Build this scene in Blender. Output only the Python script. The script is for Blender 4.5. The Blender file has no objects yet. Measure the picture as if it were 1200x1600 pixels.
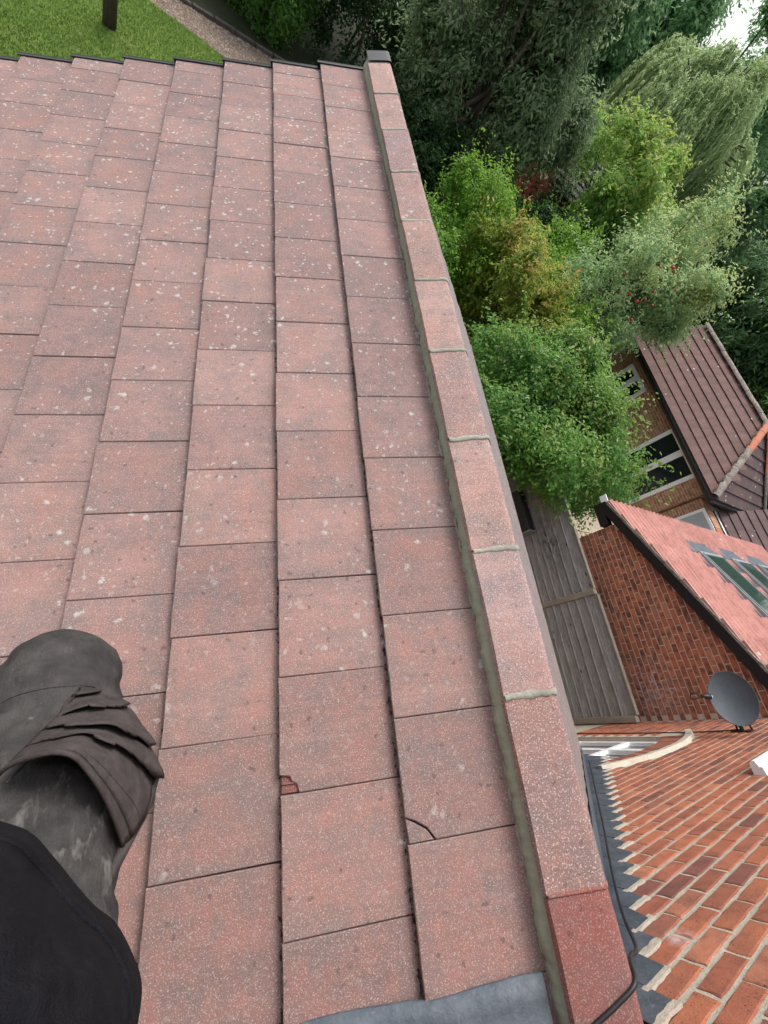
import bpy, math, random
import numpy as np
from mathutils import Vector, Matrix
rad = math.radians
# ------------------------------------------------------------------ camera, sky, sun, exposure
scene = bpy.context.scene
col = scene.collection
CAM = Vector((-1.1104, 0.6886, 0.9921))
cd = bpy.data.cameras.new('camera'); cam = bpy.data.objects.new('camera', cd); col.objects.link(cam)
cr, cdn, cf = Vector((0.8234, -0.1145, 0.5558)), Vector((0.1446, -0.9045, -0.4012)), Vector((0.5487, 0.4108, -0.7281))
cam.matrix_world = Matrix(((cr.x, -cdn.x, -cf.x, CAM.x), (cr.y, -cdn.y, -cf.y, CAM.y), (cr.z, -cdn.z, -cf.z, CAM.z), (0, 0, 0, 1)))
cd.sensor_fit = 'HORIZONTAL'; cd.sensor_width = 36.0; cd.lens = 36.0 * 645.39 / 1200.0
cd.clip_start = 0.02; cd.clip_end = 900
scene.camera = cam
SUN_EL, SUN_AZ = 58.0, 12.0            # azimuth from +Y towards +X
w = bpy.data.worlds.new('World'); scene.world = w; w.use_nodes = True
nt = w.node_tree; nt.nodes.clear()
wo = nt.nodes.new('ShaderNodeOutputWorld'); wb = nt.nodes.new('ShaderNodeBackground')
sk = nt.nodes.new('ShaderNodeTexSky'); sk.sky_type = 'NISHITA'; sk.sun_disc = False
sk.sun_elevation = rad(SUN_EL); sk.sun_rotation = rad(SUN_AZ); sk.air_density = 1.0; sk.dust_density = 5.0; sk.ozone_density = 1.0
hs = nt.nodes.new('ShaderNodeHueSaturation'); hs.inputs['Saturation'].default_value = 0.35
nt.links.new(sk.outputs[0], hs.inputs['Color']); nt.links.new(hs.outputs[0], wb.inputs[0]); nt.links.new(wb.outputs[0], wo.inputs[0])
wb.inputs[1].default_value = 0.15
ld = bpy.data.lights.new('sun', 'SUN'); ld.energy = 0.95; ld.angle = rad(22); ld.color = (1.0, 0.96, 0.9)
sun = bpy.data.objects.new('sun', ld); col.objects.link(sun)
sdv = Vector((math.sin(rad(SUN_AZ)) * math.cos(rad(SUN_EL)), math.cos(rad(SUN_AZ)) * math.cos(rad(SUN_EL)), math.sin(rad(SUN_EL))))
sun.rotation_euler = sdv.to_track_quat('Z', 'Y').to_euler(); sun.location = (0, 0, 30)
vs = scene.view_settings; vs.view_transform = 'Standard'; vs.look = 'None'; vs.gamma = 1.0; vs.exposure = 0.84; vs.use_curve_mapping = False

rng = np.random.default_rng(7); random.seed(7)
# ------------------------------------------------------------------ node helpers
class NT:
    def __init__(s, name):
        s.m = bpy.data.materials.new(name); s.m.use_nodes = True; s.t = s.m.node_tree
        s.b = s.t.nodes['Principled BSDF']; s.o = s.t.nodes['Material Output']
    def n(s, typ, **k):
        x = s.t.nodes.new(typ)
        for a, v in k.items(): setattr(x, a, v)
        return x
    def set(s, sock, v):
        if isinstance(v, bpy.types.NodeSocket): s.t.links.new(v, sock)
        elif isinstance(v, (tuple, list)) and len(v) == 3 and sock.type == 'RGBA': sock.default_value = (*v, 1)
        else: sock.default_value = v
    def pos(s): return s.n('ShaderNodeNewGeometry').outputs['Position']
    def sep(s, v):
        x = s.n('ShaderNodeSeparateXYZ'); s.set(x.inputs[0], v); return x.outputs
    def noise(s, scale, detail=3, rough=.6, vec=None, w=None):
        x = s.n('ShaderNodeTexNoise')
        if w is not None: x.noise_dimensions = '4D'; s.set(x.inputs['W'], w)
        x.inputs['Scale'].default_value = scale; x.inputs['Detail'].default_value = detail; x.inputs['Roughness'].default_value = rough
        s.set(x.inputs['Vector'], vec if vec is not None else s.pos()); return x.outputs['Fac']
    def vor(s, scale, vec=None, out='Distance', rnd=1.0):
        x = s.n('ShaderNodeTexVoronoi'); x.inputs['Scale'].default_value = scale; x.inputs['Randomness'].default_value = rnd
        s.set(x.inputs['Vector'], vec if vec is not None else s.pos()); return x.outputs[out]
    def scl(s, v, f):
        x = s.n('ShaderNodeVectorMath', operation='MULTIPLY'); s.set(x.inputs[0], v); x.inputs[1].default_value = f; return x.outputs[0]
    def add(s, v, f):
        x = s.n('ShaderNodeVectorMath', operation='ADD'); s.set(x.inputs[0], v); s.set(x.inputs[1], f); return x.outputs[0]
    def mth(s, op, a, b=0.0, c=None):
        x = s.n('ShaderNodeMath', operation=op); s.set(x.inputs[0], a); s.set(x.inputs[1], b)
        if c is not None: s.set(x.inputs[2], c)
        return x.outputs[0]
    def rng(s, v, a, b, c=0.0, d=1.0):
        x = s.n('ShaderNodeMapRange'); x.inputs['To Min'].default_value = c; x.inputs['To Max'].default_value = d
        x.inputs['From Min'].default_value = a; x.inputs['From Max'].default_value = b; s.set(x.inputs['Value'], v); return x.outputs[0]
    def mix(s, f, a, b, mode='MIX'):
        x = s.n('ShaderNodeMix', data_type='RGBA', blend_type=mode); s.set(x.inputs[0], f); s.set(x.inputs[6], a); s.set(x.inputs[7], b); return x.outputs[2]
    def ramp(s, v, stops):
        x = s.n('ShaderNodeValToRGB'); s.set(x.inputs[0], v); e = x.color_ramp.elements
        while len(e) < len(stops): e.new(0.5)
        for i, (p, c) in enumerate(stops): e[i].position = p; e[i].color = (*c, 1)
        return x.outputs[0]
    def obj(s): return s.n('ShaderNodeObjectInfo').outputs['Random']
    def attr(s, n='rnd'): return s.n('ShaderNodeAttribute', attribute_name=n).outputs['Fac']
    def bump(s, h, st=.4, d=.01):
        x = s.n('ShaderNodeBump'); x.inputs['Strength'].default_value = st; x.inputs['Distance'].default_value = d; s.set(x.inputs['Height'], h)
        s.t.links.new(x.outputs[0], s.b.inputs['Normal'])
    def done(s, c, rough=.8, metal=0.0, spec=.35):
        s.set(s.b.inputs['Base Color'], c); s.set(s.b.inputs['Roughness'], rough); s.set(s.b.inputs['Metallic'], metal)
        s.b.inputs['Specular IOR Level'].default_value = spec; return s.m
def val(x, f):
    return tuple(c * f for c in x)

# ------------------------------------------------------------------ mesh helpers
class MB:
    def __init__(s): s.v = []; s.f = []; s.r = []
    def add(s, vs, fs, r=None):
        o = len(s.v); s.v += [tuple(v) for v in vs]; s.f += [tuple(i + o for i in f) for f in fs]
        s.r += [r if r is not None else random.random()] * len(fs)
    def box(s, a, b, M=None, r=None):
        x0, y0, z0 = a; x1, y1, z1 = b
        vs = [Vector(p) for p in ((x0, y0, z0), (x1, y0, z0), (x1, y1, z0), (x0, y1, z0), (x0, y0, z1), (x1, y0, z1), (x1, y1, z1), (x0, y1, z1))]
        if M is not None: vs = [M @ v for v in vs]
        s.add(vs, [(0, 3, 2, 1), (4, 5, 6, 7), (0, 1, 5, 4), (1, 2, 6, 5), (2, 3, 7, 6), (3, 0, 4, 7)], r)
    def bbox(s, a, b, c=.004, M=None, r=None):
        # box with chamfered edges (c)
        lo, hi = np.minimum(a, b), np.maximum(a, b); vs = []
        c = min(c, float((hi - lo).min()) * .45)
        idx = {}
        for sx in (0, 1):
            for sy in (0, 1):
                for sz in (0, 1):
                    base = [hi[0] if sx else lo[0], hi[1] if sy else lo[1], hi[2] if sz else lo[2]]; sg = [-1 if sx else 1, -1 if sy else 1, -1 if sz else 1]
                    for ax in range(3):
                        p = list(base)
                        for k in range(3):
                            if k != ax: p[k] += sg[k] * c
                        idx[(sx, sy, sz, ax)] = len(vs); vs.append(Vector(p))
        I = idx; fs = []
        fs += [[I[0, 0, 0, 0], I[0, 0, 1, 0], I[0, 1, 1, 0], I[0, 1, 0, 0]], [I[1, 0, 0, 0], I[1, 1, 0, 0], I[1, 1, 1, 0], I[1, 0, 1, 0]]]
        fs += [[I[0, 0, 0, 1], I[1, 0, 0, 1], I[1, 0, 1, 1], I[0, 0, 1, 1]], [I[0, 1, 0, 1], I[0, 1, 1, 1], I[1, 1, 1, 1], I[1, 1, 0, 1]]]
        fs += [[I[0, 0, 0, 2], I[0, 1, 0, 2], I[1, 1, 0, 2], I[1, 0, 0, 2]], [I[0, 0, 1, 2], I[1, 0, 1, 2], I[1, 1, 1, 2], I[0, 1, 1, 2]]]
        ctr = Vector(((lo + hi) / 2).tolist())
        for ax in range(3):
            a1, a2 = [k for k in range(3) if k != ax]
            for u in (0, 1):
                for v in (0, 1):
                    k0 = [0, 0, 0]; k0[a1] = u; k0[a2] = v; k1 = list(k0); k1[ax] = 1
                    fs.append([I[(*k0, a1)], I[(*k1, a1)], I[(*k1, a2)], I[(*k0, a2)]])
        for sx in (0, 1):
            for sy in (0, 1):
                for sz in (0, 1): fs.append([I[sx, sy, sz, 0], I[sx, sy, sz, 1], I[sx, sy, sz, 2]])
        out = []
        for f in fs:
            n = (vs[f[1]] - vs[f[0]]).cross(vs[f[2]] - vs[f[0]]); m = sum((vs[i] for i in f), Vector()) / len(f) - ctr
            out.append(f if n.dot(m) > 0 else f[::-1])
        if M is not None: vs = [M @ v for v in vs]
        s.add(vs, out, r)
    def tube(s, pts, rs, n=8, cap=True, r=None):
        pts = [Vector(p) for p in pts]
        if not isinstance(rs, (list, tuple)): rs = [rs] * len(pts)
        vs = []; u = None
        for i, p in enumerate(pts):
            t = (pts[min(i + 1, len(pts) - 1)] - pts[max(i - 1, 0)]).normalized()
            if u is None: u = t.orthogonal().normalized()
            u = (u - t * u.dot(t)).normalized(); b = t.cross(u)
            vs += [p + (u * math.cos(2 * math.pi * k / n) + b * math.sin(2 * math.pi * k / n)) * rs[i] for k in range(n)]
        fs = []
        for i in range(len(pts) - 1):
            for k in range(n):
                a, c = i * n + k, i * n + (k + 1) % n; fs.append((a, c, c + n, a + n))
        if cap: fs.append(tuple(range(n))[::-1]); fs.append(tuple(range((len(pts) - 1) * n, len(pts) * n)))
        s.add(vs, fs, r)
    def extrude(s, poly, d0, d1, fn, r=None):
        # polygon (u,v) list -> fn(u,v,d) between depths d0 and d1
        n = len(poly); vs = [fn(u, v, d0) for u, v in poly] + [fn(u, v, d1) for u, v in poly]
        fs = [tuple(range(n)), tuple(range(n, 2 * n))[::-1]] + [(i, i + n, (i + 1) % n + n, (i + 1) % n) for i in range(n)]
        s.add(vs, fs, r)
    def grid(s, P, r=None, close=False):
        # P: rows of points
        h, wd = len(P), len(P[0]); vs = [p for row in P for p in row]; fs = []
        for i in range(h - 1):
            for j in range(wd - 1 + (1 if close else 0)):
                a, b = i * wd + j, i * wd + (j + 1) % wd; fs.append((a, b, b + wd, a + wd))
        s.add(vs, fs, r)
    def mesh(s, name, mat=None, smooth=False, fix=True):
        me = bpy.data.meshes.new(name); me.from_pydata([tuple(v) for v in s.v], [], s.f)
        at = me.attributes.new('rnd', 'FLOAT', 'FACE'); at.data.foreach_set('value', s.r)
        if mat: me.materials.append(mat)
        me.update()
        if fix:
            import bmesh
            bm = bmesh.new(); bm.from_mesh(me); bmesh.ops.recalc_face_normals(bm, faces=bm.faces); bm.to_mesh(me); bm.free()
        if smooth: me.polygons.foreach_set('use_smooth', [True] * len(me.polygons))
        return me
    def build(s, name, mat, parent=None, smooth=False, fix=True, kind=None):
        return link(name, s.mesh(name, mat, smooth, fix), parent, kind)
def link(name, me, parent=None, kind=None, M=None):
    o = bpy.data.objects.new(name, me); col.objects.link(o)
    if M is not None: o.matrix_basis = M
    if parent is not None:
        o.parent = parent
        if parent.type == 'EMPTY': o.matrix_parent_inverse = Matrix.Translation(-parent.location)
    if kind: o['kind'] = kind
    return o
def thing(name, loc, label, cat, group=None):
    o = bpy.data.objects.new(name, None); col.objects.link(o); o.location = loc; o.empty_display_size = .2
    o['label'] = label; o['category'] = cat
    if group: o['group'] = group
    return o
def tag(o, label, cat, group=None):
    o['label'] = label; o['category'] = cat
    if group: o['group'] = group
    return o
def struct(o): o['kind'] = 'structure'; return o

# ------------------------------------------------------------------ materials
def m_tile(name, pink, red, grey, lich=0.5, speck=1.0, fine=420, seed=0, edge=0, north=0):
    k = NT(name); r = k.obj(); p = k.add(k.pos(), (seed, seed * 2.3, 0))
    a = k.noise(3.2, 4, .6, p); b = k.noise(7.0, 4, .65, k.add(p, (5, 3, 1))); g = k.noise(fine, 2, .7, p); h = k.noise(fine * .5, 2, .7, k.add(p, (9, 1, 4)))
    yy = k.sep(k.pos())[1]
    c = k.mix(k.rng(k.mth('ADD', k.mth('ADD', a, k.mth('MULTIPLY', r, .35)), k.rng(yy, 1.7, .0, 0, .22)), .55, .85), pink, red)
    c = k.mix(k.rng(k.mth('ADD', b, k.mth('MULTIPLY', k.noise(24, 3, .7, p), .5)), .62, .92, 0, .9), c, grey)
    stv = k.noise(34, 4, .65, k.scl(p, (.1, 1, .1))); c = k.mix(k.rng(stv, .53, .7, 0, .36), c, val(grey, .8)); c = k.mix(k.rng(stv, .45, .32, 0, .3), c, val(pink, 1.2))
    wn = k.n('ShaderNodeTexWhiteNoise', noise_dimensions='1D'); k.set(wn.inputs['W'], k.mth('MULTIPLY', r, 37.3)); c = k.mix(1.0, c, k.ramp(wn.outputs['Value'], [(0, (.8, .8, .82)), (.5, (.98, .96, .96)), (1, (1.1, 1.1, 1.09))]), 'MULTIPLY')
    c = k.mix(k.mth('MULTIPLY', k.rng(r, 0, 1), .22), c, val(grey, 1.25))
    if edge:
        oc = k.sep(k.n('ShaderNodeTexCoord').outputs['Object']); wob = k.mth('MULTIPLY', k.mth('SUBTRACT', k.noise(16, 4, .65, p), .5), .16)
        ey = k.rng(k.mth('ADD', k.mth('ABSOLUTE', oc[1]), wob), .11, .165); ex = k.rng(k.mth('ADD', oc[0], wob), -.05, .02); et = k.rng(k.mth('ADD', oc[0], wob), -.26, -.36)
        c = k.mix(k.mth('MULTIPLY', k.mth('MAXIMUM', k.mth('MAXIMUM', ey, ex), et), k.rng(r, 0, 1, .25, .75)), c, val(grey, .92))
    if north:
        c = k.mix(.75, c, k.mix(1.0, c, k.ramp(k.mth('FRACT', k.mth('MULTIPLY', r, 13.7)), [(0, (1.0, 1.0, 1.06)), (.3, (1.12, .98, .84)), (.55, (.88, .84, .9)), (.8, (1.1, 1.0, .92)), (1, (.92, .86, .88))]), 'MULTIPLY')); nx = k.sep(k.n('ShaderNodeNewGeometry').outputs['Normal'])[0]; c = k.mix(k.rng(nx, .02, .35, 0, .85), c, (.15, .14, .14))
    c = k.mix(k.rng(g, .46, .32, 0, .7 * speck), c, val(grey, .4))
    c = k.mix(k.rng(h, .55, .66, 0, .62 * speck), c, (.52, .43, .4))
    nz = k.n('ShaderNodeTexNoise'); nz.inputs['Scale'].default_value = 28; nz.inputs['Detail'].default_value = 4; k.set(nz.inputs['Vector'], p); pw = k.add(p, k.scl(k.add(nz.outputs['Color'], (-.5, -.5, -.5)), (.045, .045, .045)))
    spot = k.mth('ADD', k.vor(19, pw), k.mth('MULTIPLY', k.noise(120, 3, .7, p), .22))
    big = k.rng(k.noise(2.3, 3, .6, k.add(p, (3, 8, 2))), .42, .62)
    yfar = k.rng(k.sep(k.pos())[1], .2, 4.5, .12, 1)
    gate = k.mth('MULTIPLY', k.rng(k.vor(19, pw, 'Color'), .52, .5), k.mth('MULTIPLY', k.mth('MULTIPLY', big, yfar), lich))
    sp = k.mth('MULTIPLY', k.rng(spot, .36, .22), k.rng(gate, .05, .22))
    c = k.mix(k.mth('MULTIPLY', sp, k.rng(k.noise(190, 2, .6, p), .36, .5, .15, .9)), c, (.46, .46, .43))
    s2 = k.mth('MULTIPLY', k.rng(k.mth('ADD', k.vor(37, pw), k.mth('MULTIPLY', k.noise(150, 1, .6, p), .2)), .33, .26), k.mth('MULTIPLY', k.rng(k.vor(37, pw, 'Color'), .5, .44), k.mth('MULTIPLY', yfar, lich)))
    c = k.mix(s2, c, (.5, .48, .45))
    d2 = k.mth('MULTIPLY', k.rng(k.mth('ADD', k.vor(26, k.add(pw, (4, 4, 4))), k.mth('MULTIPLY', k.noise(130, 2, .6, p), .25)), .34, .24), k.rng(k.vor(26, k.add(pw, (4, 4, 4)), 'Color'), .42, .4))
    c = k.mix(k.mth('MULTIPLY', d2, .55), c, val(grey, .4))
    k.bump(k.mth('ADD', g, k.mth('MULTIPLY', k.noise(60, 3, .6, p), 1.5)), .5, .003)
    return k.done(c, k.rng(h, .3, .7, .95, .75), spec=.25)
M_tile = m_tile('concrete_tile', (.325, .196, .176), (.315, .16, .134), (.2, .152, .146), lich=1.0, fine=560, edge=1)
M_ridge = m_tile('ridge_tile', (.38, .25, .228), (.34, .195, .162), (.225, .178, .174), lich=.4, speck=1.4, fine=420, seed=4, north=1)
M_north = m_tile('algae_grey_tile', (.21, .18, .175), (.22, .165, .155), (.14, .13, .13), lich=.5, seed=9)
M_ridge_red = m_tile('new_ridge_tile', (.255, .095, .078), (.26, .085, .068), (.19, .1, .092), lich=.3, speck=.7, fine=500, seed=6)
def m_plain(name, c1, c2, sc=30, rough=.7, bump=.3, bd=.004, spec=.35, metal=0., st=None):
    k = NT(name); p = k.pos()
    if st: p = k.scl(p, st)
    a = k.noise(sc, 4, .65, p); b = k.noise(sc * .17, 3, .6, p)
    k.bump(a, bump, bd); f = k.rng(k.mth('ADD', k.mth('MULTIPLY', a, .6), k.mth('MULTIPLY', b, .6)), .42, .78)
    return k.done(k.mix(f, c1, c2), rough, metal, spec)
M_mortar = m_plain('grey_mortar', (.29, .305, .235), (.41, .415, .335), 45, .95, .7, .004)
M_joint = m_plain('joint_mortar', (.2, .2, .165), (.33, .325, .275), 60, .95, .9, .005)
M_mortar_pale = m_plain('pale_mortar', (.36, .34, .29), (.22, .21, .18), 60, .95, .8, .006)
M_debris = m_plain('dark_moss_debris', (.02, .014, .012), (.07, .05, .04), 160, 1, .9, .01)
M_under = m_plain('underlay', (.03, .025, .025), (.05, .04, .04), 20, .95)
M_black = m_plain('black_plastic', (.012, .012, .014), (.022, .022, .025), 60, .45, .1)
M_bargeblk = m_plain('black_painted_board', (.008, .008, .009), (.016, .016, .017), 25, .45, .12, st=(1, .2, 1))
M_white = m_plain('white_upvc', (.84, .85, .86), (.88, .89, .9), 8, .35, .05)
M_stonew = m_plain('white_painted_stone', (.72, .74, .74), (.6, .62, .62), 30, .7, .3)
M_cream = m_plain('cream_stone', (.52, .48, .4), (.38, .35, .29), 45, .9, .6)
M_graypanel = m_plain('grey_panel', (.42, .46, .5), (.36, .4, .44), 6, .5, .05)
def m_lead():
    k = NT('lead_sheet'); p = k.pos(); a = k.noise(9, 5, .7, p); b = k.noise(55, 4, .7, p); s = k.noise(20, 3, .7, k.scl(p, (4, 1, .6)))
    c = k.mix(k.rng(a, .35, .65), (.055, .068, .088), (.105, .122, .142)); c = k.mix(k.rng(b, .58, .74, 0, .45), c, (.22, .245, .27)); c = k.mix(k.rng(s, .62, .75, 0, .5), c, (.05, .06, .075))
    k.bump(k.mth('ADD', a, k.mth('MULTIPLY', b, .3)), .5, .01); return k.done(c, k.rng(b, .3, .7, .5, .75), .25, .4)
M_lead = m_lead()
def m_brick(name, use_obj, stops, dark=.35, eff=None):
    k = NT(name); p = k.pos(); r = k.obj() if use_obj else k.attr()
    c = k.ramp(r, stops); wn = k.n('ShaderNodeTexWhiteNoise', noise_dimensions='1D'); k.set(wn.inputs['W'], r)
    q = k.add(p, k.scl(wn.outputs['Color'], (7, 7, 7)))
    a = k.noise(9, 4, .65, q); b = k.noise(70, 4, .7, q); g = k.noise(320, 2, .7, q)
    c = k.mix(k.rng(a, .47, .62, 0, dark), c, (.045, .03, .028))
    c = k.mix(k.rng(b, .55, .75, 0, .35), c, (.38, .17, .1)); c = k.mix(k.rng(g, .4, .28, 0, .55), c, (.06, .025, .02))
    hole = k.mth('MULTIPLY', k.rng(k.mth('ADD', k.vor(95, q), k.mth('MULTIPLY', b, .3)), .36, .28), k.rng(k.noise(12, 2, .6, q), .5, .58))
    c = k.mix(k.mth('MULTIPLY', hole, .8), c, (.03, .018, .015))
    if eff is not None:
        d = k.n('ShaderNodeVectorMath', operation='DISTANCE'); k.set(d.inputs[0], k.scl(p, (1, 1, 1.2))); d.inputs[1].default_value = (eff[0], eff[1], eff[2] * 1.2)
        c = k.mix(k.mth('MULTIPLY', k.rng(d.outputs['Value'], eff[3], eff[3] * .3), k.rng(k.noise(16, 4, .7, p), .45, .62, 0, .7)), c, (.5, .43, .44))
    c = k.mix(k.rng(k.noise(1.7, 4, .7, p), .5, .72, 0, .45), c, (.09, .05, .04))
    k.bump(k.mth('SUBTRACT', k.mth('ADD', b, k.mth('MULTIPLY', g, .4)), hole), .6, .004); return k.done(c, .88, spec=.25)
BS1 = [(0, (0.327, 0.109, 0.062)), (.3, (0.383, 0.136, 0.076)), (.55, (0.270, 0.090, 0.057)), (.75, (0.406, 0.161, 0.097)), (.88, (0.202, 0.077, 0.062)), (1, (.19, .075, .058))]
BS2 = [(0, (0.405, 0.136, 0.079)), (.4, (0.479, 0.171, 0.092)), (.7, (0.349, 0.119, 0.079)), (.88, (0.516, 0.217, 0.122)), (1, (0.240, 0.114, 0.088))]
M_brick = m_brick('orange_brick', True, BS1, .3, (.59, -.105, .008, .07)); M_brickS = m_brick('orange_brick_far', False, BS1, .25)
M_gbrick = m_brick('red_multi_brick', True, BS2, .75, (5.7, .35, -2.15, .55)); M_gbrickS = m_brick('red_multi_brick_far', False, BS2, .75)
M_bed = m_plain('buff_mortar', (.46, .40, .325), (.33, .295, .245), 70, .95, .9, .006)
M_bed2 = m_plain('pink_mortar', (.62, .5, .42), (.5, .4, .33), 60, .95, .5)
def m_brickwall(name, c1, c2, mort, axis):
    k = NT(name); s = k.sep(k.pos()); v = k.n('ShaderNodeCombineXYZ'); k.set(v.inputs[0], s[axis]); k.set(v.inputs[1], s[2])
    b = k.n('ShaderNodeTexBrick'); k.set(b.inputs['Vector'], v.outputs[0]); b.inputs['Scale'].default_value = 1; b.inputs['Brick Width'].default_value = .225; b.inputs['Row Height'].default_value = .075
    b.inputs['Mortar Size'].default_value = .008; b.inputs['Color1'].default_value = (*c1, 1); b.inputs['Color2'].default_value = (*c2, 1); b.inputs['Mortar'].default_value = (*mort, 1); b.inputs['Bias'].default_value = -.1
    c = k.mix(k.rng(k.noise(7, 4, .7), .45, .7, 0, .6), b.outputs['Color'], (.12, .06, .045)); k.bump(b.outputs['Fac'], -.6, .01); return k.done(c, .9, spec=.2)
M_farwallX = m_brickwall('far_house_brick', (.34, .15, .085), (.5, .28, .17), (.5, .42, .33), 1)
M_farwallY = m_brickwall('far_house_side_brick', (.3, .13, .08), (.44, .24, .15), (.45, .38, .3), 0)
M_housewallX = m_brickwall('house_side_brick', (.4, .11, .055), (.44, .14, .07), (.5, .42, .33), 1)
def m_roof2(name, c1, c2, c3, spots=.5):
    k = NT(name); p = k.pos(); r = k.obj(); c = k.mix(r, c1, c2); a = k.noise(6, 4, .65, p); b = k.noise(60, 3, .7, p)
    c = k.mix(k.rng(a, .45, .7, 0, .7), c, c3); c = k.mix(k.rng(b, .55, .72, 0, .4), c, val(c1, 1.5)); c = k.mix(k.rng(b, .42, .3, 0, .5), c, val(c3, .5))
    sp = k.mth('MULTIPLY', k.rng(k.vor(6, p), .17, .12), k.rng(k.vor(6, p, 'Color'), spots, spots - .05)); c = k.mix(sp, c, (.55, .54, .5))
    k.bump(b, .5, .006); return k.done(c, .85, spec=.3)
M_pant = m_roof2('pink_pantile', (.44, .21, .18), (.52, .265, .23), (.27, .125, .105), .18)
M_far = m_roof2('brown_interlocking_tile', (.13, .075, .068), (.165, .095, .085), (.095, .065, .064), .22)
M_fard = m_roof2('dark_interlocking_tile', (.1, .065, .062), (.13, .085, .08), (.085, .06, .06), .4)
M_shed = m_roof2('grey_pantile', (.12, .105, .11), (.16, .145, .15), (.08, .07, .072), .1)
M_farmort = m_plain('lichened_ridge', (.1, .085, .075), (.34, .3, .26), 35, .95, .8, .01)
M_hip = m_roof2('terracotta_hip_tile', (.46, .17, .1), (.5, .2, .12), (.36, .14, .1), .1)
def m_wood():
    k = NT('weathered_grey_wood'); p = k.pos(); r = k.obj(); q = k.add(k.scl(p, (6, 1, 14)), k.scl(r, (9, 9, 9)))
    a = k.noise(4, 5, .7, q); b = k.noise(18, 4, .7, q)
    c = k.mix(k.rng(a, .3, .7), (.14, .142, .145), (.40, .405, .405)); c = k.mix(k.rng(b, .54, .68, 0, .85), c, (.035, .033, .031)); c = k.mix(k.mth('MULTIPLY', r, .3), c, (.26, .25, .23))
    kn = k.rng(k.vor(3.1, k.add(k.scl(p, (1, .8, 2.5)), k.scl(r, (3, 3, 3)))), .09, .05); c = k.mix(kn, c, (.02, .017, .015))
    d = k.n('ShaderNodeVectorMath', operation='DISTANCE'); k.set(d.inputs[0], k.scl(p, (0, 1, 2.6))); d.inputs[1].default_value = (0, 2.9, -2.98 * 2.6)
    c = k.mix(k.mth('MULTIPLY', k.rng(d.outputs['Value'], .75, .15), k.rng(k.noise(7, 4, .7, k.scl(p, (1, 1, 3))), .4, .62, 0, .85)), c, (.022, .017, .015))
    k.bump(b, .5, .006); return k.done(c, .92, spec=.15)
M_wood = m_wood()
M_post = m_plain('pale_post_wood', (.2, .18, .145), (.34, .31, .26), 30, .9, .5, st=(1, 1, .2))
def m_glass(name, c=(.012, .016, .018), rough=.04):
    k = NT(name); k.b.inputs['IOR'].default_value = 1.52; n = k.noise(3, 2); return k.done(k.mix(n, c, val(c, 1.6)), rough, 0, .6)
M_glass = m_glass('dark_window_glass'); M_sky = m_glass('roof_window_glass', (.03, .05, .043), .06)
M_alu = m_plain('grey_aluminium', (.3, .33, .34), (.22, .25, .26), 12, .45, .05, metal=.3)
M_dish = m_plain('dark_grey_mesh_dish', (.055, .068, .082), (.08, .095, .11), 40, .6, .2)
M_trunk = m_plain('bark', (.05, .04, .03), (.13, .11, .085), 25, .95, .9, .02, st=(1, 1, .3))
def m_leaf(name, a, b, tip=None, tipf=.0, rough=.5, dead=0.):
    k = NT(name); r = k.attr(); p = k.pos(); c = k.mix(r, a, b); c = k.mix(k.rng(k.noise(.9, 3, .6, p), .4, .62), c, val(a, .8))
    if tip: c = k.mix(k.rng(k.mth('ADD', k.attr('tip'), k.mth('MULTIPLY', k.noise(1.6, 2, .5, k.add(p, (3, 3, 3))), .6)), 1.05 + tipf * .2, 1.15 + tipf * .2, 0, 1), c, tip)
    k.set(k.b.inputs['Base Color'], c); k.b.inputs['Roughness'].default_value = rough; k.b.inputs['Specular IOR Level'].default_value = .3
    t = k.n('ShaderNodeBsdfTranslucent'); k.set(t.inputs[0], k.mix(.5, c, val(b, 1.6))); mx = k.n('ShaderNodeMixShader'); mx.inputs[0].default_value = .42
    k.t.links.new(k.b.outputs[0], mx.inputs[1]); k.t.links.new(t.outputs[0], mx.inputs[2]); k.t.links.new(mx.outputs[0], k.o.inputs[0]); return k.m
L_bush = m_leaf('mid_green_leaf', (0.076, 0.212, 0.042), (0.202, 0.404, 0.084), (.2, .27, .06), rough=.4)
L_bright = m_leaf('bright_green_leaf', (0.087, 0.232, 0.022), (0.204, 0.407, 0.043), (.22, .36, .05))
L_phot = m_leaf('photinia_leaf', (.17, .26, .035), (.36, .42, .08), (.5, .27, .08), .55)
L_apple = m_leaf('apple_leaf', (0.191, 0.331, 0.131), (0.475, 0.620, 0.331), (.3, .33, .08))
L_dark = m_leaf('grey_green_leaf', (.12, .2, .085), (.29, .38, .21), None, rough=.45)
L_laurel = m_leaf('dark_laurel_leaf', (0.018, 0.053, 0.015), (0.053, 0.128, 0.030), None)
L_lightlaurel = m_leaf('hedge_leaf', (0.070, 0.198, 0.035), (0.164, 0.351, 0.058), None)
L_willow = m_leaf('willow_leaf', (.30, .44, .17), (.52, .62, .34), None)
L_maple = m_leaf('yellow_green_leaf', (0.150, 0.322, 0.074), (0.366, 0.558, 0.128), (.3, .3, .06))
L_con = m_leaf('conifer_spray', (0.046, 0.118, 0.043), (0.118, 0.223, 0.073), None)
L_con2 = m_leaf('conifer_spray_olive', (0.076, 0.151, 0.036), (0.177, 0.278, 0.072), None)
L_back = m_leaf('background_leaf', (0.112, 0.261, 0.112), (0.298, 0.484, 0.223), None)
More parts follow.
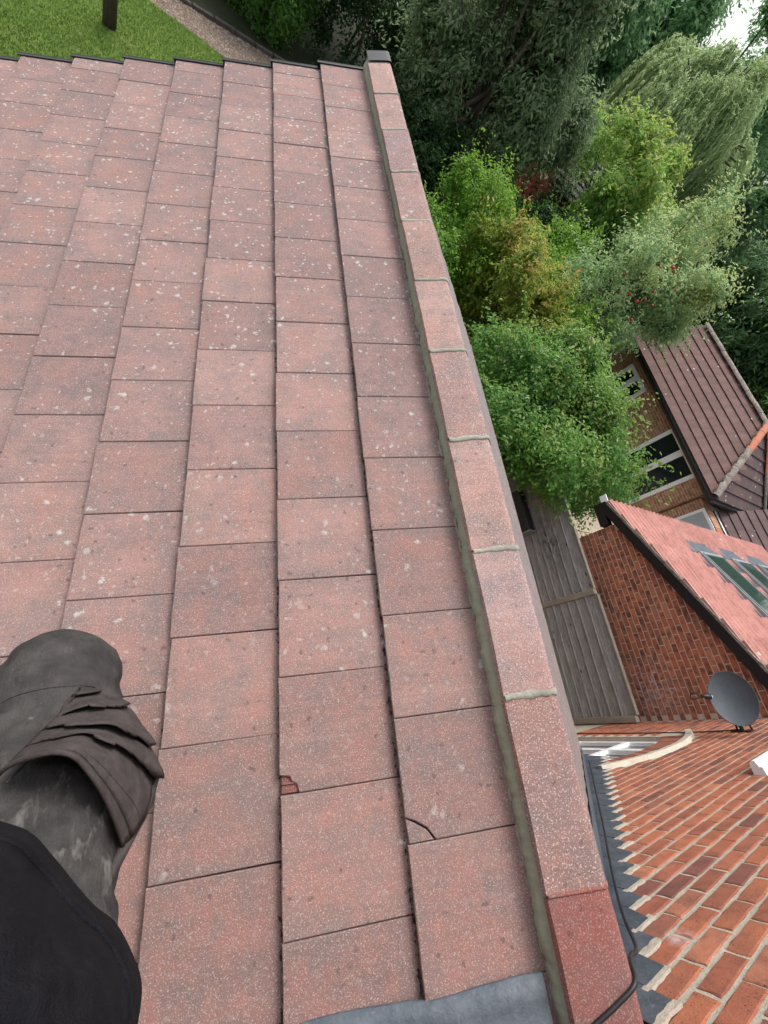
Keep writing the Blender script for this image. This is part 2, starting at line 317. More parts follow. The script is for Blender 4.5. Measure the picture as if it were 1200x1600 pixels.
def m_grass():
    k = NT('lawn_grass'); p = k.pos(); a = k.noise(.9, 4, .6, p); b = k.noise(14, 4, .7, p); c = k.mix(k.rng(a, .35, .65), (.07, .13, .02), (.11, .175, .03)); c = k.mix(k.rng(b, .5, .7, 0, .5), c, (.15, .2, .04))
    c = k.mix(k.rng(k.noise(2.2, 3, .6, p), .6, .72, 0, .5), c, (.2, .2, .08)); k.bump(b, .6, .03); return k.done(c, .9, spec=.15)
M_grass = m_grass()
M_soil = m_plain('soil', (.02, .016, .012), (.05, .038, .028), 8, .95, .6, .03)
M_ground = m_plain('rough_ground', (.02, .03, .012), (.045, .05, .02), 3, .95, .6, .05)
M_gravel = m_plain('gravel', (.14, .105, .08), (.25, .2, .155), 25, .9, .6, .01)
M_slab = m_plain('buff_slab', (.3, .25, .19), (.4, .34, .26), 9, .9, .4)
M_kerb = m_plain('kerb', (.07, .06, .055), (.13, .115, .1), 9, .9, .4)
M_redwall = m_plain('red_painted_wall', (.3, .045, .035), (.36, .06, .045), 9, .8, .2)
M_apple = m_plain('red_apple', (.36, .02, .02), (.42, .06, .03), 20, .35, .1)
def m_cloth(name, a, b, stain=0, sc=26):
    k = NT(name); p = k.pos(); n = k.noise(sc, 5, .7, p); wv = k.noise(700, 1, .5, p); f = k.noise(6, 4, .65, p)
    c = k.mix(k.rng(n, .35, .7), a, b); c = k.mix(k.rng(f, .5, .7, 0, .35), c, val(a, .6))
    c = k.mix(k.rng(k.noise(60, 3, .7, k.scl(p, (1, .25, .25))), .62, .75, 0, .3), c, val(b, 2.0))
    if stain:
        d = k.n('ShaderNodeVectorMath', operation='DISTANCE'); k.set(d.inputs[0], p); d.inputs[1].default_value = (-1.07, .6, .28)
        c = k.mix(k.mth('MULTIPLY', k.rng(d.outputs['Value'], .16, .04), k.rng(k.noise(48, 3, .65, k.scl(p, (1, .5, .35))), .55, .68, 0, .6)), c, (.24, .235, .22))
        c = k.mix(k.rng(k.noise(33, 3, .6, k.add(k.scl(p, (1, .45, .45)), (3, 1, 5))), .7, .76, 0, .55), c, (.26, .255, .24))
    cz = k.noise(55, 5, .7, k.scl(p, (1.6, .5, .5)))
    c = k.mix(k.rng(cz, .4, .3, 0, .4), c, val(a, .45)); k.bump(k.mth('ADD', k.mth('ADD', n, k.mth('MULTIPLY', cz, .9)), k.mth('MULTIPLY', wv, .4)), .6, .006); return k.done(c, .9, spec=.12)
M_trous = m_cloth('grey_work_trousers', (.036, .034, .034), (.074, .069, .067), 1)
M_pocket = m_cloth('grey_pocket_canvas', (.05, .042, .041), (.09, .077, .075))
M_jacket = m_cloth('black_fleece', (.005, .005, .007), (.011, .011, .014), 0, 40)

# ------------------------------------------------------------------ the house with the roof underfoot
TH = 0.53746; G = 0.345; W = 0.31552; STEP = .033
SD = Vector((-math.cos(TH), 0, -math.sin(TH))); NR = Vector((-math.sin(TH), 0, math.cos(TH)))
def rp(s, y, n): return SD * s + NR * n + Vector((0, y, 0))
def rmat(s, y, n):
    return Matrix(((SD.x, 0, NR.x, 0), (0, -1, 0, 0), (SD.z, 0, NR.z, 0), (0, 0, 0, 1))) if False else Matrix.Translation(rp(s, y, n)) @ Matrix(((SD.x, 0, NR.x, 0), (0, -1, 0, 0), (SD.z, 0, NR.z, 0), (0, 0, 0, 1)))
GZ = -4.4
YW, PH = -.118, rad(.93)
def wp(x, z, d=0): return Vector((x - d * math.sin(PH), YW + x * math.tan(PH) + d * math.cos(PH), z))   # point on the near wall, d out from it
house = thing('brick_house', (2.7, -.3, GZ), 'house whose weathered red tiled roof fills the foreground and joins an orange brick wall', 'house')
VY = 16 * W
dk = MB(); dk.add([rp(-.155, -.1, -.064), rp(3.62, -.1, -.064), rp(3.62, VY - .02, -.064), rp(-.155, VY - .02, -.064)], [(0, 1, 2, 3)])
roof = dk.build('roof_slope', M_under, house)
def tile_mesh(poly, name, th=.027, ch=.0025, mat=M_tile):
    # poly in (x down-slope, y) ; top tilts so the tail stands proud
    zt = lambda x: x * (STEP / G)
    cx = sum(p[0] for p in poly) / len(poly); cy = sum(p[1] for p in poly) / len(poly)
    ins = []
    for x, y in poly:
        d = math.hypot(x - cx, y - cy); ins.append((x - (x - cx) / d * ch * 1.4, y - (y - cy) / d * ch * 1.4))
    n = len(poly); m = MB()
    v = [(x, y, zt(x)) for x, y in ins] + [(x, y, zt(x) - ch) for x, y in poly] + [(x, y, zt(x) - th) for x, y in poly]
    f = [tuple(range(n))] + [(i + n * a, (i + 1) % n + n * a, (i + 1) % n + n * (a + 1), i + n * (a + 1)) for a in (0, 1) for i in range(n)] + [tuple(range(2 * n, 3 * n))[::-1]]
    m.add(v, f); return m.mesh(name, mat)
hw = W / 2 - .0011; HD = -G - .06
def nose(seed, y0, y1, n=7):
    r = random.Random(seed); return [(-abs(r.gauss(0, .0013)), y0 + (y1 - y0) * i / (n - 1)) for i in range(n)]
tiles = [tile_mesh([(HD, -hw)] + nose(i, -hw, hw) + [(HD, hw)], 'tile%d' % i) for i in range(5)]
half = tile_mesh([(HD, -hw / 2)] + nose(9, -hw / 2, hw / 2, 4) + [(HD, hw / 2)], 'half_tile')
# local +y is world -Y, so the near (low Y) corner of a tile is +y
chip = tile_mesh([(HD, -hw)] + nose(3, -hw, hw - .05, 6) + [(-.012, hw - .047), (-.03, hw - .044), (-.036, hw - .03), (-.05, hw - .022), (-.056, hw), (HD, hw)][:] , 'chipped_tile')
crk = tile_mesh([(HD, -hw)] + nose(4, -hw, hw - .062, 6) + [(-.03, hw - .05), (-.06, hw - .03), (-.082, hw)][::1] + [(HD, hw)], 'cracked_tile')
def piece(): 
    g = .003; return tile_mesh([(-.0, hw - .062 + g), (-.004, hw), (-.082 + 2 * g, hw), (-.058, hw - .028 + g), (-.028, hw - .047 + g)], 'tile_fragment')
NC = 10
for k in range(1, NC + 1):
    odd = k % 2 == 1; n = 0 if odd else -.5
    n = -1 if odd else -.5
    while n < 16 - 1e-6:
        n1 = min(n + 1, 16); yc = (n + n1) / 2 * W; me = half if n1 - n < .9 else tiles[random.randrange(5)]
        if k == 2 and n == 1.5: me = chip
        if k == 1 and n == 1: me = crk
        ns = random.uniform(-.0012, .0016); o = link('roof_tile', me, roof, M=rmat(k * G + random.uniform(-.003, .003), yc, ns) @ Matrix.Rotation(random.gauss(0, .0022), 4, 'Z') @ Matrix.Rotation(random.gauss(0, .0015), 4, 'X'))
        if me is chip: o['label'] = 'tile with a chipped corner'
        if me is crk: o['label'] = 'tile with a cracked corner'
        n = n1
link('tile_fragment', piece(), roof, M=rmat(G - .003, 1.5 * W, -.002))
# red interlock shown in the chip
m = MB(); yb = 1.5 * W; m.bbox((2 * G - .058, yb + .002, -.026), (2 * G - .002, yb + .052, -.014), .002); m.bbox((2 * G - .05, yb + .024, -.015), (2 * G - .004, yb + .03, -.0085), .002)
m.v = [tuple(rp(*v)) for v in m.v]; m.build('exposed_interlock', M_ridge_red, roof)
# moss and grit in the course laps
m = MB(); r = random.Random(3)
for k in range(1, 8):
    for _ in range(420 if k < 3 else 150):
        y = r.random() ** 1.7 * 5; 
        if k in (1, 2) and r.random() < .5: y = r.random() * 2.2
        a = r.uniform(.002, .0055) * (1.5 if r.random() < .12 else 1); c = rp(k * G + r.uniform(.0, .006), y, -.027 + a * .4)
        m.add([c + Vector((r.uniform(-a, a), r.uniform(-a, a) * 1.5, r.uniform(-a, a))) for _ in range(4)], [(0, 1, 2), (0, 2, 3), (0, 3, 1), (1, 3, 2)])
m.build('moss_debris', M_debris, roof, kind='stuff')
# verge caps at the far end
for k in range(1, NC + 1):
    m = MB(); z = lambda s: -STEP * (k * G - s) / G
    s0, s1 = (k - 1) * G + .0, k * G + .018
    for (a, b, c, d) in ((.002, .03, .002, .008), (.03, .035, -.075, .009)):
        vs = []
        for s in (s0, s1):
            for (yy, nn) in ((a, c), (b, c), (b, d), (a, d)): vs.append(rp(s, VY - .012 + yy, nn + z(s)))
        m.add(vs, [(0, 1, 2, 3), (4, 7, 6, 5), (0, 4, 5, 1), (1, 5, 6, 2), (2, 6, 7, 3), (3, 7, 4, 0)])
    m.build('verge_cap', M_black, roof)
# far slope behind the ridge: courses as one stepped sheet
XA = .135; ZA = XA * math.tan(TH)
T2 = rad(33.0)
def fp(s, y, n): return Vector((XA + s * math.cos(T2) + n * math.sin(T2), y, ZA - .004 - s * math.sin(T2) + n * math.cos(T2)))
m = MB()
for k in range(1, 10):
    a, b = (k - 1) * G - .06, k * G
    m.add([fp(a, -.06, -.03), fp(b, -.06, 0), fp(b, VY, 0), fp(a, VY, -.03), fp(b, -.06, -.022), fp(b, VY, -.022)], [(0, 1, 2, 3), (1, 4, 5, 2)])
m.build('far_roof_slope', M_north, house)
# ridge tiles bedded in mortar
XR = .118
def rzp(x, t=0.):
    d = x - XR
    if d < 0: return .1258 + t - math.tan(TH) * (math.sqrt(d * d + .011 ** 2) - .011) * 1.03
    return .1258 + t - math.tan(rad(43)) * (math.sqrt(d * d + .016 ** 2) - .016)
def ridge_profile(t): return [(XR + q, rzp(XR + q, t)) for q in (-.143, -.12, -.095, -.07, -.045, -.025, -.012, -.004, .004, .012, .022, .035, .05, .07, .09, .115, .14)]
JY = [-.105] + [.174 + .4775 * i for i in range(10)] + [4.95]
for i in range(len(JY) - 1):
    a, b = JY[i] + .004, JY[i + 1] - .004; m = MB(); r = random.Random(40 + i); dz = r.uniform(-.003, .004); rows = []
    to = ridge_profile(0); ti = ridge_profile(-.016); ny = 5
    for j in range(ny):
        y = a + (b - a) * j / (ny - 1); e = .0025 if j in (0, ny - 1) else 0
        rows.append([(x + r.uniform(-.0012, .0012), y + r.uniform(-.001, .001), z + dz - e + r.uniform(-.0008, .0008)) for x, z in to] + [(x, y, z + dz) for x, z in reversed(ti)])
    m.grid(rows, close=True); nn = len(rows[0])
    for row, rev in ((0, 0), (ny - 1, 1)):
        for q in range(16):
            f = (row * nn + q, row * nn + q + 1, row * nn + nn - 2 - q, row * nn + nn - 1 - q); m.f.append(f); m.r.append(.5)
    o = m.build('ridge_tile', M_ridge_red if i == 0 else M_ridge, house, smooth=False)
    if i == 0: o['label'] = 'clean bright red ridge tile nearest the brick wall'
    for p in o.data.polygons: p.use_smooth = len(p.vertices) == 4 and abs(p.normal.y) < .5
    o.modifiers.new('e', 'EDGE_SPLIT').split_angle = rad(40)
# bedding mortar strip
m = MB(); r = random.Random(5); rows = []; ny = 700; n1 = n2 = 0
for j in range(ny):
    y = -.11 + (5.06 + .11) * j / (ny - 1); n1 = n1 * .8 + r.gauss(0, .0021); n2 = n2 * .8 + r.gauss(0, .0014); c = .004 * math.sin(y * 3) 
    sL, sR = .009 + c * .5 + n1 * .8 + .006 * math.sin(y * 1.3 + .6), -.05
    rows.append([rp(sL + .003, y, -.03), rp(sL, y, -.004 + r.uniform(0, .002)), rp(sL - .006, y, .0035 + r.uniform(0, .001)), rp(-.010 + n2, y, .024 + n2 * .3 + r.uniform(0, .0012)), rp(-.0265 + n2 * .3, y, .0445 + n2 * .2), rp(-.036, y, .043), rp(sR - .01, y, .03)])
m.grid(rows); m.build('ridge_mortar', M_mortar, house, smooth=True)
# pale smears beside the mortar
m = MB()
for _ in range(260):
    y = r.uniform(-.1, 4.9); sd_ = 1
    l, wd = r.uniform(.006, .03), r.uniform(.002, .006); s0 = .014 + r.uniform(0, .008) if sd_ > 0 else -.036; nn = .0012 + .0005 * r.random() if sd_ > 0 else .0455
    kx = [rp(s0 - .0, y, nn - (G - s0) * STEP / G * (sd_ > 0)) for _ in (0,)]
    P = []
    for q in range(7):
        t = 2 * math.pi * q / 7; ss = s0 + wd * math.cos(t) * r.uniform(.5, 1.2); P.append(rp(ss, y + l * math.sin(t) * r.uniform(.5, 1.1), nn - ((G - ss) * STEP / G if sd_ > 0 else 0)))
    m.add(P, [tuple(range(7))])
m.build('mortar_smears', M_mortar_pale, house, kind='stuff')
for i in range(1, len(JY) - 1):
    m = MB(); r = random.Random(60 + i); rows = []; pf = ridge_profile(.0012)[:13]; wj = .0105 if i > 1 else .004
    for j, (x, z) in enumerate(pf):
        a, b = JY[i] - wj * r.uniform(.5, 1.3), JY[i] + wj * r.uniform(.4, 1.2)
        rows.append([(x, a - .002, z - .006), (x, a, z), (x, (a + b) / 2, z + .0012 + r.uniform(-.001, .001)), (x, b, z - .0005), (x, b + .002, z - .006)])
    m.grid(rows); m.build('joint_mortar', M_joint if i > 1 else M_ridge_red, house, smooth=True)
m = MB(); pf = ridge_profile(.012)
m.grid([[(x, y, z) for x, z in pf] for y in (4.93, 5.09)]); m.add([(x, 5.09, z) for x, z in pf] + [(XA, 5.09, -.05)], [tuple(range(18))]); m.build('ridge_end_cap', M_black, house)
# lead apron where the slope meets the wall
m = MB(); rows = []; r = random.Random(8)
for i in range(60):
    s = .035 + 3.4 * i / 59; k = math.ceil(s / G); n0 = -STEP * (k * G - s) / G
    n0 = .45 * n0 - .002; e = .008 + .004 * math.sin(s * 14) + r.uniform(-.001, .001); row = []
    for y, dn in ((e, -.001), (e, .0075), (-.04, .010), (-.085, .014), (-.105, .035), (-.112, .16)): row.append(rp(s, y, max(n0, -.024) + dn))
    rows.append(row)
m.grid(rows); m.build('lead_apron', M_lead, house, smooth=True)
# stepped flashing on the far slope
m = MB(); BZ = .05; base = lambda x: ZA - .004 - (x - XA) * math.tan(T2)
xi = lambda z: XA + (ZA + .062 - z) / (math.tan(T2) - .035)
zs = [BZ + .075 * j for j in range(1, -24, -1)]
for j, z in enumerate(zs):
    x0, x1 = xi(z), xi(z - .075); xs = max(x0, XA)
    jj = random.uniform(-.025, .012); z = z + random.uniform(-.006, .004); poly = [(xs, z), (x1 - .012 + jj, z), (x1 + jj * .4, z - .075), (x1, base(x1) - .0), (xs, base(xs))]
    if x1 <= XA: continue
    m.extrude(poly, .004 + .0012 * (j % 2), .0015 + .0012 * (j % 2), lambda u, v, d: wp(u, v, d + .008))
    # dressed onto the slope
for i in range(40):
    x0, x1 = XA + 2.9 * i / 40, XA + 2.9 * (i + 1) / 40
    m.add([wp(x0, base(x0) + .012, .01), wp(x1, base(x1) + .012, .01), wp(x1, base(x1) + .006, .16), wp(x0, base(x0) + .006, .16)], [(0, 1, 2, 3)])
m.build('stepped_flashing', M_lead, house)
m = MB()
for j, z in enumerate(zs):
    x0, x1 = xi(z), xi(z - .075)
    if x0 < XA - .02: continue
    P = []; nq = 6
    for q in range(nq): P.append((x0 - .02 + (x1 + .015 - x0) * q / (nq - 1), z - .006 + random.uniform(-.004, .003)))
    for q in range(nq - 1, -1, -1): P.append((x0 - .02 + (x1 + .015 - x0) * q / (nq - 1), z + .012 + random.uniform(-.003, .005)))
    m.extrude(P, .013, .004, lambda u, v, d: wp(u, v, d))
m.build('flashing_pointing', M_bed, house)
# near wall: mortar sheet, bricks, window
CX, CZ, RO, RR, RH = 3.62, -3.52, 2.0, 2.235, 2.30
WX0, WX1, WZ0 = 2.86, 4.38, -2.75
arcz = lambda x, R: CZ + math.sqrt(max(R * R - (x - CX) ** 2, 0))
def inopen(x, z, e=0):
    return WX0 - e < x < WX1 + e and WZ0 - e < z < arcz(x, RO + e)
X0W, X1W, Z1W = -4.2, 5.69, 2.2
m = MB(); xsr = np.linspace(WX0, WX1, 13)
def wq(x0, x1, z0, z1): m.add([wp(x0, z0, -.0022), wp(x1, z0, -.0022), wp(x1, z1, -.0022), wp(x0, z1, -.0022)], [(0, 1, 2, 3)])
wq(X0W, WX0, GZ, Z1W); wq(WX1, X1W, GZ, Z1W); wq(WX0, WX1, GZ, WZ0)
for a, b in zip(xsr[:-1], xsr[1:]): m.add([wp(a, arcz(a, RO), -.0022), wp(b, arcz(b, RO), -.0022), wp(b, Z1W, -.0022), wp(a, Z1W, -.0022)], [(0, 1, 2, 3)])
# reveals of the opening
for a, b in zip(xsr[:-1], xsr[1:]): m.add([wp(a, arcz(a, RO), -.006), wp(b, arcz(b, RO), -.006), wp(b, arcz(b, RO), -.2), wp(a, arcz(a, RO), -.2)], [(0, 1, 2, 3)])
for x in (WX0, WX1): m.add([wp(x, WZ0, -.006), wp(x, arcz(x, RO), -.006), wp(x, arcz(x, RO), -.2), wp(x, WZ0, -.2)], [(0, 1, 2, 3)])
wall = m.build('brick_wall', M_bed, house, fix=False)
def brick_variants(L, H, D, nm, mat, n=6, rough=.0025):
    out = []
    for i in range(n):
        r = random.Random(100 + i); b = MB(); x0, x1 = -L / 2, L / 2
        us = [0, .018, .25, .5, .75, .982, 1]; vs_ = [0, .055, .5, .945, 1]; rows = []
        for v in vs_:
            row = []
            for u in us:
                e = (u in (0, 1)) or (v in (0, 1)); jx = r.uniform(-rough, rough) if u in (0, 1) else 0; jz = r.uniform(-rough, rough) * 1.0 if v in (0, 1) else 0
                row.append((x0 + L * u + jx, (D - .0028 if e else D) + (r.uniform(-.0012, .0006)), -H / 2 + H * v + jz))
            rows.append(row)
        b.grid(rows); nn = len(us); nv = len(vs_)
        ring = [j for j in range(nn)] + [(i2 + 1) * nn - 1 for i2 in range(1, nv)] + [(nv - 1) * nn + j for j in range(nn - 2, -1, -1)] + [i2 * nn for i2 in range(nv - 2, 0, -1)]
        o = len(b.v)
        for q in ring: x, y, z = b.v[q]; b.v.append((x, -.03, z))
        for q in range(len(ring)): q2 = (q + 1) % len(ring); b.f.append((ring[q], ring[q2], o + q2, o + q)); b.r.append(.5)
        out.append(b.mesh(nm, mat))
    return out
def wmat(x, z):
    return Matrix.Translation(wp(x, z)) @ Matrix.Rotation(PH, 4, 'Z')
BL, BH = .2095, .0592
bricks = brick_variants(BL, BH, .0025, 'brick', M_brick, 7, .0032); halfb = brick_variants(.101, BH, .004, 'half_brick', M_brick, 3)
cand = []
row = 0; z = BZ + .075 / 2 - .075 * 40
while z < 1.2:
    jr = round((z - BZ) / .075 - .5); off = .1125 if jr % 2 else 0; x = -1.2 + off
    while x < X1W - .11:
        xx = x + random.Random(hash((round(x * 100), jr))).uniform(-.004, .004)
        dz_ = random.Random(jr * 977 + int(x * 50)).uniform(-.0025, .0025)
        clear = not any(inopen(xx + dx, z + dzz, .0) for dx in (-.1, 0, .1) for dzz in (-.03, .03)) and not any(RO - .01 < math.hypot(xx + dx - CX, z + dzz - CZ) < RR + .02 and z > -1.95 and abs(xx + dx - CX) < .96 for dx in (-.1, 0, .1) for dzz in (-.03, .03))
        under = z + .03 < base(abs(xx - XA) + XA) - .05
        if clear and (not under or xx > 2.9): cand.append((xx, z + dz_))
        x += .225
    z += .075
def seen(x, z):   # larger = shows larger in the photograph
    p = wp(x, z); d = p - CAM; dep = d.dot(cf)
    if dep < .1: return 0
    u = d.dot(cr) / dep * 645 + 600; v = d.dot(cdn) / dep * 645 + 800
    if not (850 < u < 1260 and 1000 < v < 1660): return 0
    return 1 / dep
cand.sort(key=lambda c: -seen(*c))
rest = MB()
for i, (x, z) in enumerate(cand):
    if i < 300: link('brick', bricks[i % 7], wall, M=wmat(x, z) @ Matrix.Rotation(random.gauss(0, .006), 4, 'Y'))
    else:
        me = bricks[i % 7]; M = wmat(x, z); rest.add([M @ v.co for v in me.vertices], [tuple(p.vertices) for p in me.polygons], random.random())
# voussoirs of the arch
a0, a1 = math.asin((WX0 - .0 - CX) / RO), math.asin((WX1 + .0 - CX) / RO); nv = 21
for i in range(nv):
    t = a0 + (a1 - a0) * (i + .5) / nv; c, s_ = math.cos(t), math.sin(t)
    rest_r = .72 + .2 * random.random(); P = []
    for R_, dt in ((RO + .002, -.0155), (RO + .002, .0155), (RR - .006, .0155), (RR - .006, -.0155)): P.append((CX + R_ * math.sin(t + dt), CZ + R_ * math.cos(t + dt)))
    rest.extrude(P, .003, -.03, lambda u, v, d: wp(u, v, d), rest_r)
rest.build('distant_bricks', M_brickS, wall, kind='stuff')
# white lime patch on one brick
hd = MB(); t0, t1 = math.asin((2.68 - CX) / RH), math.asin((4.66 - CX) / RH); rows = []
for i in range(40):
    t = t0 + (t1 - t0) * i / 39; q = random.uniform(-.003, .003); rows.append([wp(CX + R_ * math.sin(t), CZ + R_ * math.cos(t), d) for R_, d in ((RR + .005 + q, -.01), (RR + .005 + q, .035 + q), (RH + q, .04 + q), (RH + .012 + q, -.01))])
hd.grid(rows, close=True); hd.add(rows[0], [(0, 1, 2, 3)]); hd.add(rows[-1], [(3, 2, 1, 0)]); hd.build('arch_hood', M_cream, house)
def window_on_wall(x0, x1, z0, ztop, name, arch):
    win = MB(); fr = .06; D0, D1 = -.05, -.11
    def bar(xa, xb, za, zb, d0=D0, d1=D1): win.extrude([(xa, za), (xb, za), (xb, zb), (xa, zb)], d0, d1, lambda u, v, d: wp(u, v, d))
    tp = (lambda x: arcz(x, RO)) if arch else (lambda x: ztop)
    n = 12; xs = np.linspace(x0, x1, n + 1)
    for a, b in zip(xs[:-1], xs[1:]): win.extrude([(a, tp(a) - fr - .03), (b, tp(b) - fr - .03), (b, tp(b)), (a, tp(a))], D0 + .001, D1, lambda u, v, d: wp(u, v, d))
    bar(x0, x0 + fr, z0, tp(x0) - .02); bar(x1 - fr, x1, z0, tp(x1) - .02); bar(x0, x1, z0, z0 + fr, D0 + .002)
    for q in (1, 2): xm = x0 + (x1 - x0) * q / 3; bar(xm - .035, xm + .035, z0, tp(xm) - .05, D0 + .003)
    bar(x0 + .03, x1 - .03, tp(x0) - .42, tp(x0) - .36, D0 + .0015)
    f = win.build(name, M_white, house)
    g = MB(); g.add([wp(x, z0 + .02, -.085) for x in xs] + [wp(x, tp(x) - .02, -.085) for x in xs[::-1]], [tuple(range(2 * n + 2))]); g.build('pane', M_glass, f)
    for q in range(9):
        b = MB(); xx = x0 + .1 + (x1 - x0 - .2) * q / 8; b.extrude([(xx - .004, z0 + .05), (xx + .004, z0 + .05), (xx + .004, tp(xx) - .06), (xx - .004, tp(xx) - .06)], -.075, -.083, lambda u, v, d: wp(u, v, d)); b.build('glazing_bar', M_white, f)
    return f
window_on_wall(WX0, WX1, WZ0, 0, 'arched_window', True)
window_on_wall(2.95, 4.3, -.3, .9, 'upper_window', False)
m = MB()
prof = [(-.02, -.045), (.075, -.045), (.085, -.03), (.085, -.01), (.05, .004), (.05, .02), (-.02, .034)]
vs = []
for x in (2.8, 4.5): vs += [wp(x, -.34 + z, d) for d, z in prof]
m.add(vs, [tuple(range(7)), tuple(range(7, 14))] + [(i, (i + 1) % 7, (i + 1) % 7 + 7, i + 7) for i in range(7)]); m.build('window_sill', M_stonew, house)
# return side of the house and garage walls
m = MB(); m.box((-3.0, -.02, GZ), (-2.75, 4.9, -1.78)); m.box((2.25, .05, GZ), (2.45, 4.9, -1.66)); m.box((-2.75, 4.7, GZ), (2.25, 4.9, -1.82))
m.add([(-2.7, 4.88, -1.82), (2.4, 4.88, -1.82), (XA, 4.88, -.1)], [(0, 1, 2)]); m.build('garage_wall', M_housewallX, house)
m = MB(); m.box((5.45, -6, GZ), (5.66, -.08, 2.2)); m.build('return_wall', M_housewallX, house)

# ------------------------------------------------------------------ cables
def bez(pts, n=8):
    P = [Vector(p) for p in pts]; out = []
    for i in range(len(P) - 1):
        p0, p1, p2, p3 = P[max(i - 1, 0)], P[i], P[i + 1], P[min(i + 2, len(P) - 1)]
        for q in range(n):
            t = q / n; out.append(.5 * ((2 * p1) + (p2 - p0) * t + (2 * p0 - 5 * p1 + 4 * p2 - p3) * t * t + (3 * p1 - p0 - 3 * p2 + p3) * t ** 3))
    return out + [P[-1]]
m = MB(); hz = lambda x: rzp(x)
pts = [(-.06, -.105, .06), (-.01, -.075, hz(-.01) + .008), (.06, -.04, hz(.06) + .008), (.118, -.012, hz(.118) + .007), (.165, .002, hz(.165) + .009), (.225, -.012, hz(.225) + .03)]
for x, up_, d in ((.33, .072, .07), (.5, .052, .055), (.7, .045, .05), (.95, .045, .045), (1.3, .05, .045), (1.8, .05, .05), (2.3, .05, .05), (2.7, .05, .06)): p = wp(x, base(x) + up_, d); pts.append(tuple(p))
m.tube(bez(pts, 8), .0055, 8); tag(m.build('black_cable', M_black, None, smooth=True), 'black cable looped over the red ridge tile and along the lead flashing', 'cable')

# ------------------------------------------------------------------ gable building
GX, SL = 5.7, rad(21.0)
gab = thing('gabled_extension', (GX + 2, 1.4, GZ), 'red brick gable with black bargeboard and pink tiled roof holding roof windows', 'building')
zb = lambda y: -1.885 + (2.85 - y) * math.tan(SL)          # underside of the bargeboard
m = MB(); m.add([(GX + .0025, -.03, GZ), (GX + .0025, 2.84, GZ), (GX + .0025, 2.84, zb(2.84) + .06), (GX + .0025, -.03, zb(-.03) + .06)], [(0, 1, 2, 3)])
m.add([(GX + .006, 2.84, GZ), (13.2, 2.84, GZ), (13.2, 2.84, -1.85), (GX + .006, 2.84, -1.85)], [(0, 1, 2, 3)]); gw = m.build('gable_wall', M_bed2, gab)
gb = brick_variants(.2125, .063, .003, 'gable_brick', M_gbrick, 6, .0012)
GR = Matrix(((0, -1, 0, 0), (1, 0, 0, 0), (0, 0, 1, 0), (0, 0, 0, 1)))   # local x -> Y, local y(out) -> -X
cnd = []; z = -3.9
while z < -.75:
    j = round((z + 3.9) / .075); y = 2.735 - (.1125 if j % 2 else 0)
    while y > -.03:
        if z < zb(y) + .02: cnd.append((y, z))
        y -= .225
    z += .075
cnd.sort(key=lambda c: -c[1]); cnd.sort(key=lambda c: 0 if -2.62 < c[1] else 1)
rest = MB()
for i, (y, z) in enumerate(cnd):
    M = Matrix.Translation((GX, y, z)) @ GR
    if i < 300: link('brick', gb[i % 6], gw, M=M)
    else: rest.add([M @ v.co for v in gb[i % 6].vertices], [tuple(p.vertices) for p in gb[i % 6].polygons], random.random())
for j in range(int((3.9 - 1.9) / .075)):
    z = -3.9 + .075 * j
    if j % 2: rest.box((GX - .003, 2.742, z - .0325), (GX + .03, 2.843, z + .0325))
rest.build('lower_bricks', M_gbrickS, gw, kind='stuff')
SLV = Vector((0, math.cos(SL), -math.sin(SL))); SLN = Vector((0, math.sin(SL), math.cos(SL)))
EA = Vector((0, 3.22, zb(3.22) + .185))                     # top surface at the eaves
def gp(x, s, n): return Vector((x, 0, 0)) + EA - SLV * s + SLN * n
m = MB()
m.extrude([(3.24, zb(3.24) - .0), (3.24, zb(3.24) + .15), (-1.2, zb(-1.2) + .15), (-1.2, zb(-1.2))], 0, .03, lambda u, v, d: Vector((GX - .075 + d, u, v)))
m.box((GX - .07, 2.86, zb(3.24) - .06), (GX + .05, 3.235, zb(3.24) + .08)); m.build('bargeboard', M_bargeblk, gab)
m = MB(); m.box((GX + .05, 3.2, zb(3.24) - .03), (13.2, 3.225, zb(3.24) + .13)); m.build('fascia', M_bargeblk, gab)
m = MB(); 
g_ = []
for x in (GX - .06, 13.2): g_.append([(x, 3.285 + .055 * math.cos(t), zb(3.24) + .12 + .055 * math.sin(t)) for t in np.linspace(math.pi, 2 * math.pi, 8)])
m.grid(g_); m.build('gutter', M_black, gab, smooth=True)
m = MB(); m.box((GX - .075, 3.22, zb(3.24) + .09), (GX - .055, 3.35, zb(3.24) + .2)); m.build('gutter_end', M_white, gab)
m = MB(); rows = [[gp(GX - .05, s, -.035), gp(13.2, s, -.035)] for s in (0, 5)]; m.grid(rows); groof = m.build('roof', M_under, gab)
m = MB(); r = random.Random(2); rows = []
for i in range(90): s = 4.9 * i / 89; rows.append([gp(GX - .078, s, -.045), gp(GX - .082 + r.uniform(-.006, .006), s, -.012 + r.uniform(-.006, .008)), gp(GX - .05, s, .004 + r.uniform(-.004, .01)), gp(GX - .02, s, -.03)])
m.grid(rows); m.build('verge_mortar', M_farmort, gab)
